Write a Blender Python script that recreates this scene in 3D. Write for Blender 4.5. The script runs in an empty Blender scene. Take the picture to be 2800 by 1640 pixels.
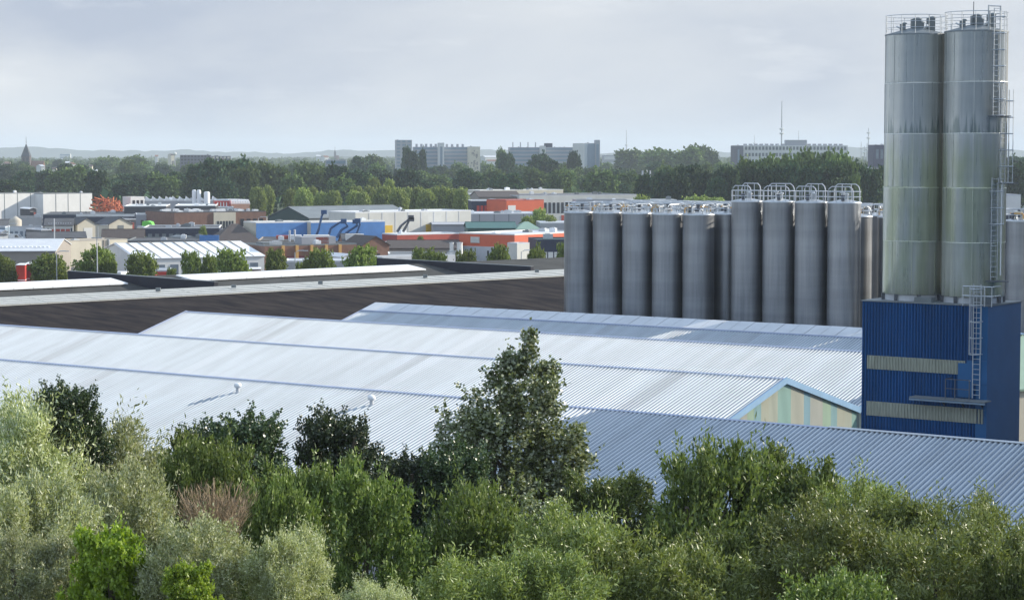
import bpy, math, random
import numpy as np
from math import radians as R, sin, cos, tan, pi, atan, sqrt
SC = bpy.context.scene
COL = SC.collection
random.seed(7)
# ---------------------------------------------------------------- camera, world, sun, exposure
F, H, PIT = 6000.0, 26.0, atan(400/6000)
cam_d = bpy.data.cameras.new("camera"); cam = bpy.data.objects.new("camera", cam_d); COL.objects.link(cam)
cam_d.sensor_width = 36; cam_d.lens = 36*F/2800; cam_d.clip_end = 60000; cam_d.clip_start = 0.5
cam.location = (0, 0, H); cam.rotation_euler = (pi/2-PIT, 0, 0)
SC.camera = cam
SUN_AZ, SUN_EL = R(108), R(23)          # azimuth measured from the direction object->camera, towards the right
SUN = np.array([sin(SUN_AZ)*cos(SUN_EL), -cos(SUN_AZ)*cos(SUN_EL), sin(SUN_EL)])
w = bpy.data.worlds.new("World"); SC.world = w; w.use_nodes = True
nt = w.node_tree; N = nt.nodes; L = nt.links; N.clear()
out = N.new("ShaderNodeOutputWorld"); bg = N.new("ShaderNodeBackground"); bg.inputs[1].default_value = 0.1
sky = N.new("ShaderNodeTexSky"); sky.sky_type = 'NISHITA'; sky.sun_disc = False
sky.sun_elevation = SUN_EL; sky.sun_rotation = math.atan2(SUN[0], SUN[1]); sky.air_density = 1.0; sky.dust_density = 1.5; sky.ozone_density = 1.5
tc = N.new("ShaderNodeTexCoord"); mp = N.new("ShaderNodeMapping"); mp.inputs['Scale'].default_value = (1, 1, 3.4)
no = N.new("ShaderNodeTexNoise"); no.inputs['Scale'].default_value = 3.3; no.inputs['Detail'].default_value = 7; no.inputs['Roughness'].default_value = .52; no.inputs['Distortion'].default_value = .5
L.new(tc.outputs['Generated'], mp.inputs[0]); L.new(mp.outputs[0], no.inputs[0])
no2 = N.new("ShaderNodeTexNoise"); no2.inputs['Scale'].default_value = 13; no2.inputs['Detail'].default_value = 6; no2.inputs['Roughness'].default_value = .6
mp2 = N.new("ShaderNodeMapping"); mp2.inputs['Scale'].default_value = (1, 1, 4.5); mp2.inputs['Location'].default_value = (3, 1, 0)
L.new(tc.outputs['Generated'], mp2.inputs[0]); L.new(mp2.outputs[0], no2.inputs[0])
r1 = N.new("ShaderNodeValToRGB")       # cloud brightness
r1.color_ramp.elements[0].position = .36; r1.color_ramp.elements[0].color = (3.9, 4.4, 5.4, 1)
r1.color_ramp.elements[1].position = .66; r1.color_ramp.elements[1].color = (6.7, 6.9, 7.1, 1)
e = r1.color_ramp.elements.new(.5); e.color = (5.4, 5.75, 6.3, 1)
L.new(no.outputs[0], r1.inputs[0])
r2 = N.new("ShaderNodeValToRGB"); r2.color_ramp.elements[0].position = .56; r2.color_ramp.elements[0].color = (0, 0, 0, 1)
r2.color_ramp.elements[1].position = .80; r2.color_ramp.elements[1].color = (1, 1, 1, 1)
L.new(no2.outputs[0], r2.inputs[0])
mxc = N.new("ShaderNodeMixRGB"); mxc.inputs[2].default_value = (7.6, 7.8, 8.1, 1)
mf = N.new("ShaderNodeMath"); mf.operation = 'MULTIPLY'; mf.inputs[1].default_value = .5
L.new(r2.outputs[0], mf.inputs[0]); L.new(mf.outputs[0], mxc.inputs[0]); L.new(r1.outputs[0], mxc.inputs[1])
sp = N.new("ShaderNodeSeparateXYZ"); L.new(tc.outputs['Generated'], sp.inputs[0])
cov = N.new("ShaderNodeMapRange"); cov.inputs[1].default_value = .12; cov.inputs[2].default_value = .75; cov.inputs[3].default_value = .93; cov.inputs[4].default_value = .35
L.new(sp.outputs[2], cov.inputs[0])
mx = N.new("ShaderNodeMixRGB"); L.new(cov.outputs[0], mx.inputs[0]); L.new(sky.outputs[0], mx.inputs[1]); L.new(mxc.outputs[0], mx.inputs[2])
zn = N.new("ShaderNodeMapRange"); zn.inputs[1].default_value = .10; zn.inputs[2].default_value = .5; zn.inputs[3].default_value = 0; zn.inputs[4].default_value = .8
L.new(sp.outputs[2], zn.inputs[0]); mz_ = N.new("ShaderNodeMixRGB"); mz_.inputs[2].default_value = (5.9, 7.6, 10.0, 1)
L.new(zn.outputs[0], mz_.inputs[0]); L.new(mx.outputs[0], mz_.inputs[1]); L.new(mz_.outputs[0], bg.inputs[0]); L.new(bg.outputs[0], out.inputs[0])
sd = bpy.data.lights.new("sun", 'SUN'); sd.energy = 4.9; sd.angle = R(.6); sd.color = (1.0, .92, .78)
so = bpy.data.objects.new("sun", sd); COL.objects.link(so)
from mathutils import Vector
so.rotation_euler = Vector(tuple(-SUN)).to_track_quat('-Z', 'Y').to_euler(); so.location = tuple(SUN*500)
SC.view_settings.view_transform = 'Standard'; SC.view_settings.look = 'None'; SC.view_settings.exposure = 0.34; SC.view_settings.gamma = 1
SC.view_settings.use_curve_mapping = False
cy = SC.cycles; cy.max_bounces = 6; cy.diffuse_bounces = 3; cy.glossy_bounces = 3; cy.transmission_bounces = 4; cy.transparent_max_bounces = 6; cy.volume_bounces = 1
cy.use_denoising = True; cy.caustics_reflective = False; cy.caustics_refractive = False
SC.render.use_persistent_data = False

# ---------------------------------------------------------------- photograph measurements -> world
U1 = np.array([-sin(R(53.8)), cos(R(53.8)), 0.0])      # along the hall ridges, away to the left
U2 = np.array([cos(R(53.8)), sin(R(53.8)), 0.0])       # across the halls, away to the right
def ray(x, y):
    a, b = x-1400, 820-y
    return np.array([a, F*cos(PIT)+b*sin(PIT), -F*sin(PIT)+b*cos(PIT)])
def at(x, y, d):
    r = ray(x, y); return r*(d/r[1])+np.array([0, 0, H])
def zat(y, d): return float(at(1400, y, d)[2])
def on_z(x, y, z):
    r = ray(x, y); return r*((z-H)/r[2])+np.array([0, 0, H])
def uv(s, t, z=0.0): return U1*s+U2*t+np.array([0, 0, z])

# ---------------------------------------------------------------- materials
MATS = {}
def mat(name, col, rough=.7, metal=0.0, var=.18, scale=3.0, bump=0.0, stretch=(1, 1, 1), spec=.5, col2=None, obj_var=0.0, thresh=None, rot=0.0):
    if name in MATS: return MATS[name]
    m = bpy.data.materials.new(name); m.use_nodes = True; t = m.node_tree; b = t.nodes['Principled BSDF']
    b.inputs['Roughness'].default_value = rough; b.inputs['Metallic'].default_value = metal; b.inputs['Specular IOR Level'].default_value = spec
    c = t.nodes.new("ShaderNodeTexCoord"); mpn = t.nodes.new("ShaderNodeMapping"); mpn.inputs['Scale'].default_value = stretch
    n = t.nodes.new("ShaderNodeTexNoise"); n.inputs['Scale'].default_value = scale; n.inputs['Detail'].default_value = 6; n.inputs['Roughness'].default_value = .6
    mp0 = t.nodes.new("ShaderNodeMapping"); mp0.inputs['Rotation'].default_value = (0, 0, rot); t.links.new(c.outputs['Object'], mp0.inputs[0])
    t.links.new(mp0.outputs[0], mpn.inputs[0]); t.links.new(mpn.outputs[0], n.inputs[0])
    rp = t.nodes.new("ShaderNodeValToRGB")
    lo, hi = (thresh or (.3, .7)); rp.color_ramp.elements[0].position = lo; rp.color_ramp.elements[1].position = hi
    c2 = col2 or tuple(min(1, x*(1+var)) for x in col); c1 = col if col2 else tuple(x*(1-var) for x in col)
    rp.color_ramp.elements[0].color = (*c1, 1); rp.color_ramp.elements[1].color = (*c2, 1)
    t.links.new(n.outputs[0], rp.inputs[0]); last = rp.outputs[0]
    if obj_var:
        oi = t.nodes.new("ShaderNodeObjectInfo"); hs = t.nodes.new("ShaderNodeHueSaturation")
        mr = t.nodes.new("ShaderNodeMapRange"); mr.inputs[3].default_value = 1-obj_var; mr.inputs[4].default_value = 1+obj_var
        t.links.new(oi.outputs['Random'], mr.inputs[0]); t.links.new(mr.outputs[0], hs.inputs['Value']); t.links.new(last, hs.inputs['Color']); last = hs.outputs[0]
    t.links.new(last, b.inputs['Base Color'])
    if bump:
        bn = t.nodes.new("ShaderNodeBump"); bn.inputs['Strength'].default_value = bump; bn.inputs['Distance'].default_value = .05
        t.links.new(n.outputs[0], bn.inputs['Height']); t.links.new(bn.outputs[0], b.inputs['Normal'])
    MATS[name] = m; return m

def leaf_mat(name, c_dark, c_light, back, trans=.35, rough=.5, spec=.5):
    m = bpy.data.materials.new(name); m.use_nodes = True; t = m.node_tree; b = t.nodes['Principled BSDF']
    at_ = t.nodes.new("ShaderNodeAttribute"); at_.attribute_name = "tone"
    oi = t.nodes.new("ShaderNodeObjectInfo")
    rp = t.nodes.new("ShaderNodeValToRGB"); rp.color_ramp.elements[0].color = (*c_dark, 1); rp.color_ramp.elements[1].color = (*c_light, 1)
    t.links.new(at_.outputs['Fac'], rp.inputs[0])
    hs = t.nodes.new("ShaderNodeHueSaturation"); mr = t.nodes.new("ShaderNodeMapRange"); mr.inputs[3].default_value = .68; mr.inputs[4].default_value = 1.28
    t.links.new(oi.outputs['Random'], mr.inputs[0]); t.links.new(mr.outputs[0], hs.inputs['Value'])
    mr2 = t.nodes.new("ShaderNodeMapRange"); mr2.inputs[3].default_value = .483; mr2.inputs[4].default_value = .502
    t.links.new(oi.outputs['Random'], mr2.inputs[0]); t.links.new(mr2.outputs[0], hs.inputs['Hue'])
    g = t.nodes.new("ShaderNodeNewGeometry"); mb = t.nodes.new("ShaderNodeMixRGB"); mb.inputs[2].default_value = (*back, 1)
    t.links.new(g.outputs['Backfacing'], mb.inputs[0]); t.links.new(rp.outputs[0], mb.inputs[1]); t.links.new(mb.outputs[0], hs.inputs['Color'])
    t.links.new(hs.outputs[0], b.inputs['Base Color']); b.inputs['Roughness'].default_value = rough; b.inputs['Specular IOR Level'].default_value = spec
    tr = t.nodes.new("ShaderNodeBsdfTranslucent"); ms = t.nodes.new("ShaderNodeMixShader"); ms.inputs[0].default_value = trans
    gm = t.nodes.new("ShaderNodeMixRGB"); gm.blend_type = 'MULTIPLY'; gm.inputs[0].default_value = 1; gm.inputs[2].default_value = (1.25, 1.3, .6, 1)
    t.links.new(hs.outputs[0], gm.inputs[1]); t.links.new(gm.outputs[0], tr.inputs[0])
    t.links.new(b.outputs[0], ms.inputs[1]); t.links.new(tr.outputs[0], ms.inputs[2]); t.links.new(ms.outputs[0], t.nodes['Material Output'].inputs[0])
    MATS[name] = m; return m

# ---------------------------------------------------------------- mesh helpers
ex, ey, ez = np.eye(3)
class MB:
    def __init__(s): s.v = []; s.f = []
    def quad(s, a, b, c, d):
        i = len(s.v); s.v += [a, b, c, d]; s.f.append((i, i+1, i+2, i+3)); return s
    def tri(s, a, b, c):
        i = len(s.v); s.v += [a, b, c]; s.f.append((i, i+1, i+2)); return s
    def poly(s, pts):
        i = len(s.v); s.v += list(pts); s.f.append(tuple(range(i, i+len(pts)))); return s
    def box(s, o, a, b, c):            # corner o, edge vectors a,b,c
        o, a, b, c = map(lambda q: np.array(q, float), (o, a, b, c)); i = len(s.v)
        s.v += [o, o+a, o+a+b, o+b, o+c, o+a+c, o+a+b+c, o+b+c]
        s.f += [(i, i+3, i+2, i+1), (i+4, i+5, i+6, i+7), (i, i+1, i+5, i+4), (i+1, i+2, i+6, i+5), (i+2, i+3, i+7, i+6), (i+3, i, i+4, i+7)]
        return s
    def cbox(s, c, sx, sy, sz, X=ex, Y=ey, Z=ez):
        X, Y, Z = np.array(X)*sx, np.array(Y)*sy, np.array(Z)*sz
        return s.box(np.array(c)-X/2-Y/2-Z/2, X, Y, Z)
    def prism(s, pts, ext):            # planar polygon extruded
        ext = np.array(ext, float); n = len(pts); i = len(s.v); pts = [np.array(p, float) for p in pts]
        s.v += pts+[p+ext for p in pts]; s.f.append(tuple(range(i+n-1, i-1, -1))); s.f.append(tuple(range(i+n, i+2*n)))
        for k in range(n):
            j = (k+1) % n; s.f.append((i+k, i+j, i+n+j, i+n+k))
        return s
    def tube(s, path, r, n=6, r2=None, cap=True):
        path = [np.array(p, float) for p in path]; m = len(path); i = len(s.v)
        for k, p in enumerate(path):
            d = path[min(k+1, m-1)]-path[max(k-1, 0)]; d /= (np.linalg.norm(d)+1e-9)
            u = np.cross(d, ez if abs(d[2]) < .9 else ex); u /= np.linalg.norm(u); w_ = np.cross(d, u)
            rr = r if r2 is None else r+(r2-r)*k/(m-1)
            for q in range(n):
                a = 2*pi*q/n; s.v.append(p+rr*(cos(a)*u+sin(a)*w_))
        for k in range(m-1):
            for q in range(n):
                a, b = i+k*n+q, i+k*n+(q+1) % n; s.f.append((a, b, b+n, a+n))
        if cap: s.f.append(tuple(i+q for q in range(n-1, -1, -1))); s.f.append(tuple(i+(m-1)*n+q for q in range(n)))
        return s
    def lathe(s, c, prof, n=32):
        c = np.array(c, float); i = len(s.v)
        for (r, z) in prof:
            for q in range(n):
                a = 2*pi*q/n; s.v.append(c+np.array([r*cos(a), r*sin(a), z]))
        for k in range(len(prof)-1):
            for q in range(n):
                a, b = i+k*n+q, i+k*n+(q+1) % n; s.f.append((a, b, b+n, a+n))
        return s
    def build(s, name, m, parent=None, smooth=False, **tags):
        me = bpy.data.meshes.new(name); base = np.array(parent.location) if parent else 0
        pp = parent
        while pp is not None and pp.parent is not None: pp = pp.parent; base = base+np.array(pp.location)
        me.from_pydata([tuple(np.array(q)-base) for q in s.v], [], s.f)
        if smooth: me.polygons.foreach_set('use_smooth', [True]*len(me.polygons))
        me.materials.append(m)
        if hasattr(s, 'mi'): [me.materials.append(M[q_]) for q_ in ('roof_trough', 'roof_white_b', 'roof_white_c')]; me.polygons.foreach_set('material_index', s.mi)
        o = bpy.data.objects.new(name, me); COL.objects.link(o)
        if parent: o.parent = parent
        for k, v_ in tags.items(): o[k] = v_
        return o
def thing(name, label, cat, loc=(0, 0, 0), group=None):
    o = bpy.data.objects.new(name, None); COL.objects.link(o); o.location = tuple(loc); o.empty_display_size = .5
    o['label'] = label; o['category'] = cat
    if group: o['group'] = group
    return o
def link_copy(o, parent=None):
    c = o.copy(); COL.objects.link(c)
    if parent: c.parent = parent
    return c
def copy_tree(o, loc, label, rz=0, sc=1, group=None):
    c = o.copy(); COL.objects.link(c); c.location = tuple(loc); c.rotation_euler = (0, 0, rz)
    c.scale = (sc, sc, sc) if not hasattr(sc, '__len__') else sc
    c['label'] = label
    if group: c['group'] = group
    for ch in o.children:
        d = link_copy(ch, c)
        for g in ch.children: link_copy(g, d)
    return c

M = dict(
 roof_white=mat('roof_white', (.46, .505, .545), .5, .0, .12, 1.0, spec=.35, rot=R(-53.8), stretch=(.09, .8, .3)),
 roof_white_b=mat('roof_white_weathered', (.43, .46, .49), .55, .0, .12, 1.0, spec=.3, rot=R(-53.8), stretch=(.09, .8, .3)),
 roof_white_c=mat('roof_white_fresh', (.50, .54, .58), .5, .0, .07, 1.0, spec=.35, rot=R(-53.8), stretch=(.09, .8, .3)),
 roof_trough=mat('roof_trough_shade', (.17, .215, .29), .6, .0, .2, .5, spec=.3),  # shade between the ribs, put into the trough colour
 ridge_cap=mat('ridge_cap_blue_grey', (.36, .41, .55), .5, 0, .1, 1),
 trim_blue=mat('trim_light_blue', (.22, .37, .55), .45, 0, .1, 1),
 blue=mat('blue_cladding', (.006, .066, .205), .5, 0, .25, .6, stretch=(1, 1, .3), spec=.3),
 blue2=mat('blue_flat_panel', (.018, .10, .245), .5, 0, .12, .5, spec=.35),
 strip=mat('translucent_strip', (.30, .31, .25), .5, 0, .25, 3, stretch=(3, 3, .4)),
 galv=mat('galvanised_steel', (.52, .55, .58), .4, .6, .15, 4),
 galv_d=mat('dark_steel', (.12, .13, .15), .5, .5, .2, 4),
 bitumen=mat('bitumen_dark', (.008, .007, .010), 1, 0, .0, .8, col2=(.036, .029, .027), spec=.1, thresh=(.36, .62), stretch=(.3, 1, 1), rot=R(30)),
 bitumen_g=mat('bitumen_grey', (.06, .06, .058), 1, 0, .25, .4, spec=.2),
 parapet=mat('parapet_navy', (.012, .014, .028), .7, 0, .2, 1),
 cream_band=mat('ridge_light_sheet', (.52, .52, .49), .5, 0, .12, 1.2, stretch=(1, 1, 1)),
 skylight=mat('white_rooflight', (.80, .81, .82), .4, 0, .05, 1),
 white=mat('white_render', (.74, .74, .72), .7, 0, .06, .4),
 offwhite=mat('offwhite_cladding', (.62, .62, .58), .6, 0, .08, .4),
 cream=mat('cream_wall', (.62, .57, .46), .8, 0, .08, .3),
 beige=mat('beige_wall', (.47, .43, .36), .8, 0, .08, .3),
 taupe=mat('taupe_wall', (.30, .27, .24), .8, 0, .08, .3),
 grey=mat('grey_wall', (.42, .42, .42), .8, 0, .08, .4),
 lgrey=mat('light_grey_roof', (.55, .57, .60), .6, 0, .1, .5),
 mgrey=mat('slate_grey_roof', (.17, .19, .20), .6, 0, .15, .3),
 dgrey=mat('dark_grey_roof', (.07, .072, .08), .8, 0, .25, .3),
 navy=mat('navy_wall', (.02, .028, .06), .6, 0, .15, .5),
 brick=mat('brown_brick_wall', (.22, .12, .085), .85, 0, .15, .8),
 pinkbrick=mat('pale_brick_wall', (.33, .21, .16), .85, 0, .1, .8),
 tile=mat('dark_roof_tiles', (.065, .05, .045), .85, 0, .25, 1.5),
 orange=mat('orange_cladding', (.66, .13, .055), .55, 0, .06, .4),
 redc=mat('red_cladding', (.42, .075, .05), .55, 0, .1, .5),
 maroon=mat('maroon_paint', (.16, .02, .035), .5, 0, .12, 1),
 red=mat('red_paint', (.50, .045, .03), .5, 0, .1, 1),
 yellow=mat('yellow_door', (.72, .47, .05), .5, 0, .05, 1),
 ycol=mat('ochre_column', (.62, .36, .12), .7, 0, .08, 1),
 sky_blue=mat('mid_blue_cladding', (.075, .22, .52), .5, 0, .1, .5),
 steelblue=mat('boom_blue_paint', (.03, .09, .22), .45, .2, .1, 1),
 green=mat('dark_green_cladding', (.018, .055, .052), .6, 0, .1, .5),
 green2=mat('teal_green_roof', (.03, .11, .095), .5, 0, .1, .5),
 pgreen=mat('pale_green_roof', (.22, .33, .26), .6, 0, .1, .5),
 lime=mat('lime_cover', (.16, .62, .07), .5, 0, .06, 1),
 glass=mat('window_glass', (.03, .035, .045), .12, 0, .2, .5, spec=.8),
 glass_b=mat('window_glass_pale', (.16, .20, .25), .2, 0, .2, .5, spec=.8),
 conc=mat('far_concrete', (.36, .37, .40), .8, 0, .08, .1),
 conc_b=mat('far_blue_panels', (.20, .27, .34), .7, 0, .1, .1),
 conc_w=mat('far_white_panels', (.62, .63, .62), .8, 0, .06, .1),
 stone=mat('church_stone', (.10, .08, .075), .9, 0, .2, .3),
 rust=mat('rusty_red_scrap', (.38, .07, .02), .7, 0, .0, 1.2, col2=(.60, .18, .06)),
 asphalt=mat('asphalt', (.055, .055, .057), .9, 0, .2, .1),
 rubber=mat('rubber', (.02, .02, .02), .8),
 bark=mat('bark', (.10, .08, .06), .9, 0, .3, 3),
 bark_far=mat('bark_far', (.06, .05, .04), .9, 0, .3, 1),
 twig=mat('dry_twigs', (.22, .15, .09), .9, 0, .0, 2, col2=(.42, .33, .22)),
)
def silo_mat(name, c1, c2, rough, rings, metal=1.0, stains_and_reflection=False):
    m = bpy.data.materials.new(name); m.use_nodes = True; t = m.node_tree; b = t.nodes['Principled BSDF']; lk = t.links.new
    b.inputs['Metallic'].default_value = metal
    c = t.nodes.new("ShaderNodeTexCoord"); oi = t.nodes.new("ShaderNodeObjectInfo")
    ad = t.nodes.new("ShaderNodeVectorMath"); ad.operation = 'ADD'
    mu = t.nodes.new("ShaderNodeVectorMath"); mu.operation = 'SCALE'; mu.inputs[3].default_value = 37.0
    cb = t.nodes.new("ShaderNodeCombineXYZ"); lk(oi.outputs['Random'], cb.inputs[0]); lk(oi.outputs['Random'], cb.inputs[1]); lk(cb.outputs[0], mu.inputs[0])
    lk(c.outputs['Object'], ad.inputs[0]); lk(mu.outputs[0], ad.inputs[1])
    mpn = t.nodes.new("ShaderNodeMapping"); mpn.inputs['Scale'].default_value = (2.6, 2.6, .10)
    n = t.nodes.new("ShaderNodeTexNoise"); n.inputs['Scale'].default_value = 1.3; n.inputs['Detail'].default_value = 8; n.inputs['Roughness'].default_value = .65
    lk(ad.outputs[0], mpn.inputs[0]); lk(mpn.outputs[0], n.inputs[0])
    mz = t.nodes.new("ShaderNodeMapping"); mz.inputs['Scale'].default_value = (.02, .02, rings)
    nz = t.nodes.new("ShaderNodeTexNoise"); nz.inputs['Scale'].default_value = 1; nz.inputs['Detail'].default_value = 3
    lk(ad.outputs[0], mz.inputs[0]); lk(mz.outputs[0], nz.inputs[0])
    a2 = t.nodes.new("ShaderNodeMath"); a2.operation = 'ADD'; lk(n.outputs[0], a2.inputs[0]); lk(nz.outputs[0], a2.inputs[1])
    rp = t.nodes.new("ShaderNodeValToRGB"); rp.color_ramp.elements[0].position = .78/2; rp.color_ramp.elements[1].position = 1.22/2
    hv = t.nodes.new("ShaderNodeMath"); hv.operation = 'MULTIPLY'; hv.inputs[1].default_value = .5; lk(a2.outputs[0], hv.inputs[0]); lk(hv.outputs[0], rp.inputs[0])
    rp.color_ramp.elements[0].color = (*c1, 1); rp.color_ramp.elements[1].color = (*c2, 1); last = rp.outputs[0]
    if stains_and_reflection:
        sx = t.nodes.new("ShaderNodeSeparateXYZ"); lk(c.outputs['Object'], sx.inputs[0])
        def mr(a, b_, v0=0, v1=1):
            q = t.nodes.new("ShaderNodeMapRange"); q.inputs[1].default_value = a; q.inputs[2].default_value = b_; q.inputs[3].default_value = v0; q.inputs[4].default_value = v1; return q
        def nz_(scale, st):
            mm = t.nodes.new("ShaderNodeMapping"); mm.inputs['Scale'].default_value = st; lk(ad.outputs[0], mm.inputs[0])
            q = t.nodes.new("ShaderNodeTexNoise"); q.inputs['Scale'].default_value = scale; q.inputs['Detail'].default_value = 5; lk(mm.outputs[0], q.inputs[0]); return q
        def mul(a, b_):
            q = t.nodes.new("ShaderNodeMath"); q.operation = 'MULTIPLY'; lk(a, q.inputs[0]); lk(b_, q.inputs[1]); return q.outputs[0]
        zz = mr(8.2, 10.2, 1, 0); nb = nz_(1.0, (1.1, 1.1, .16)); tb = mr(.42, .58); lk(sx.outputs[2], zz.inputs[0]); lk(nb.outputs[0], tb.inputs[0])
        # ragged upper limit of the green tree reflection put into the colour
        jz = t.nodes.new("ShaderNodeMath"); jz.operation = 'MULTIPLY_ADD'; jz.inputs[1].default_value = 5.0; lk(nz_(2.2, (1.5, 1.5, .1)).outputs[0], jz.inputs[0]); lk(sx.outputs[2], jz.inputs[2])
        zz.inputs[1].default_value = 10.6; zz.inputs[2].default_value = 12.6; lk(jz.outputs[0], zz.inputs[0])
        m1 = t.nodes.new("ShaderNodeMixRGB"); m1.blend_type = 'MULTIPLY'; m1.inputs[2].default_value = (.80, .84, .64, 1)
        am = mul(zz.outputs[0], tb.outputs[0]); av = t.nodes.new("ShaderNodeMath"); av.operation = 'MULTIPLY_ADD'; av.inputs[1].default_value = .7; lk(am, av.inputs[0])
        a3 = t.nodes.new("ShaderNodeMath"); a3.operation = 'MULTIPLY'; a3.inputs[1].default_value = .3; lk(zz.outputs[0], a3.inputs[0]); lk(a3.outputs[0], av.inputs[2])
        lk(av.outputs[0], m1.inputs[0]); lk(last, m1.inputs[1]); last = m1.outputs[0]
        # dark drips just above the sheet joint
        up = mr(10.0, 11.7, 1, 0); lo = mr(9.95, 10.0); lk(sx.outputs[2], up.inputs[0]); lk(sx.outputs[2], lo.inputs[0])
        dn_ = nz_(1.0, (5, 5, .22)); sm = t.nodes.new("ShaderNodeMath"); sm.operation = 'ADD'; lk(dn_.outputs[0], sm.inputs[0])
        u5 = t.nodes.new("ShaderNodeMath"); u5.operation = 'MULTIPLY'; u5.inputs[1].default_value = .3; lk(up.outputs[0], u5.inputs[0]); lk(u5.outputs[0], sm.inputs[1])
        td = mr(.68, .78); lk(sm.outputs[0], td.inputs[0]); dm = mul(td.outputs[0], lo.outputs[0])
        m2 = t.nodes.new("ShaderNodeMixRGB"); m2.blend_type = 'MULTIPLY'; m2.inputs[2].default_value = (.55, .60, .60, 1); lk(dm, m2.inputs[0]); lk(last, m2.inputs[1]); last = m2.outputs[0]
    lk(last, b.inputs['Base Color'])
    rr = t.nodes.new("ShaderNodeMapRange"); rr.inputs[1].default_value = .35; rr.inputs[2].default_value = .65; rr.inputs[3].default_value = rough-.07; rr.inputs[4].default_value = rough+.1
    lk(n.outputs[0], rr.inputs[0]); lk(rr.outputs[0], b.inputs['Roughness'])
    bn = t.nodes.new("ShaderNodeBump"); bn.inputs['Strength'].default_value = .12; bn.inputs['Distance'].default_value = .03
    lk(hv.outputs[0], bn.inputs['Height']); lk(bn.outputs[0], b.inputs['Normal'])
    MATS[name] = m; return m
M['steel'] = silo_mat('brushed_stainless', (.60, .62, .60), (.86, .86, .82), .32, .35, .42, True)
M['steel_dark'] = silo_mat('weathered_aluminium', (.25, .26, .275), (.37, .38, .40), .36, .5, .75)
M['silo_white'] = mat('white_silo', (.72, .73, .74), .5, 0, .05, 1)

# ---------------------------------------------------------------- ground
def ground():
    m = bpy.data.materials.new('ground_mixed'); m.use_nodes = True; t = m.node_tree; b = t.nodes['Principled BSDF']; b.inputs['Roughness'].default_value = .95
    c = t.nodes.new("ShaderNodeTexCoord")
    n1 = t.nodes.new("ShaderNodeTexNoise"); n1.inputs['Scale'].default_value = .012; n1.inputs['Detail'].default_value = 8
    t.links.new(c.outputs['Object'], n1.inputs[0])
    rp = t.nodes.new("ShaderNodeValToRGB"); e = rp.color_ramp.elements; e[0].position = .38; e[0].color = (.028, .045, .016, 1); e[1].position = .66; e[1].color = (.10, .12, .05, 1)
    x = e.new(.5); x.color = (.05, .075, .025, 1)
    t.links.new(n1.outputs[0], rp.inputs[0]); t.links.new(rp.outputs[0], b.inputs['Base Color'])
    mb = MB(); S = 14000; n = 24
    for i in range(n):
        for j in range(n):
            x0, x1 = -S+2*S*i/n, -S+2*S*(i+1)/n; y0, y1 = -3000+20000*j/n, -3000+20000*(j+1)/n
            mb.quad((x0, y0, 0), (x1, y0, 0), (x1, y1, 0), (x0, y1, 0))
    mb.build('ground', m, kind='structure')
    y = MB(); y.quad((-330, 60, .02), (330, 60, .02), (330, 930, .02), (-330, 930, .02)); y.build('industrial_yard', M['asphalt'], kind='structure')
    rd = MB()
    rd.box((-330, 395, .02), (660, 0, 0), (0, 9, 0), (0, 0, .12)); rd.build('pavement', mat('paving_grey', (.25, .25, .24), .9), kind='structure')
    ln = MB()
    for k in range(40): ln.box((-330+k*16, 383, .024), (6, 0, 0), (0, .2, 0), (0, 0, .005))
    ln.build('road_marking', M['white'], kind='structure')
ground()
def hills():
    hm = mat('hill_woods', (.045, .06, .04), .95, 0, .3, .004)
    for (d0, zb, za, seed, nm) in ((9500, 32, 26, 3, 'hills'), (6200, 14, 12, 9, 'hills')):
        rng = random.Random(seed); mb = MB(); n = 220; ph = [rng.uniform(0, 6.3) for _ in range(8)]
        pts = []
        for i in range(n+1):
            x = -3600+7200*i/n; u = i/n
            z = zb+za*(.45*sin(u*9+ph[0])+.3*sin(u*23+ph[1])+.16*sin(u*61+ph[2])+.10*sin(u*140+ph[3])+.12*rng.uniform(-1, 1))
            if nm == 'hills' and d0 > 9000: z += 22*max(0, 1-abs(x+1300)/1700)
            pts.append((x, z))
        for i in range(n):
            (xa, z0), (xb, z1) = pts[i], pts[i+1]
            mb.quad((xa, d0, 0), (xb, d0, 0), (xb, d0+300, z1), (xa, d0+300, z0))
            mb.quad((xa, d0+300, z0), (xb, d0+300, z1), (xb, d0+1200, 0), (xa, d0+1200, 0))
        mb.build(nm, hm, kind='structure')
hills()

# ---------------------------------------------------------------- corrugated halls
def corrugated(mb, o, along, down, Lg, slope_vec, pitch=.31, h=.075):
    """sheet from ridge line o (length Lg in direction along), running down by slope_vec; trapezoid ribs"""
    along = np.array(along, float); sv = np.array(slope_vec, float)
    nrm = np.cross(along, sv); nrm /= np.linalg.norm(nrm)
    if nrm[2] < 0: nrm = -nrm
    n = int(Lg/pitch); prof = []
    for k in range(n):
        a = k*pitch
        prof += [(a, 0), (a+pitch*.46, 0), (a+pitch*.56, h), (a+pitch*.90, h)]
    prof.append((n*pitch, 0))
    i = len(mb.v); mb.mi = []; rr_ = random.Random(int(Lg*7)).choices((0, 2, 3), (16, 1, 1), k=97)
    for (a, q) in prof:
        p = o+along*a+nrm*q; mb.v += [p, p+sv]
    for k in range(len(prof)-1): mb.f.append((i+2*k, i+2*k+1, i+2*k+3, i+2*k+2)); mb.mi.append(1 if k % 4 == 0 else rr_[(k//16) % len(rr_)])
RZ, TS, HW = 11.0, .28, 10.7
HALLS = [(106.6, -5, 152, 11.0), (128.3, 71.3, 153, 11.0), (149.5, 71.3, 147.7, 11.0), (168.9, 71.3, 140.5, 11.0)]
hlabels = ['nearest long white corrugated roof, partly in blue shade, behind the foreground trees',
           'white corrugated hall whose green and cream striped gable shows left of the blue tower',
           'third long white hall, warm white roof running to the blue tower',
           'rear hall with pale blue shaded roof just in front of the row of grey silos']
halls = []
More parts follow.
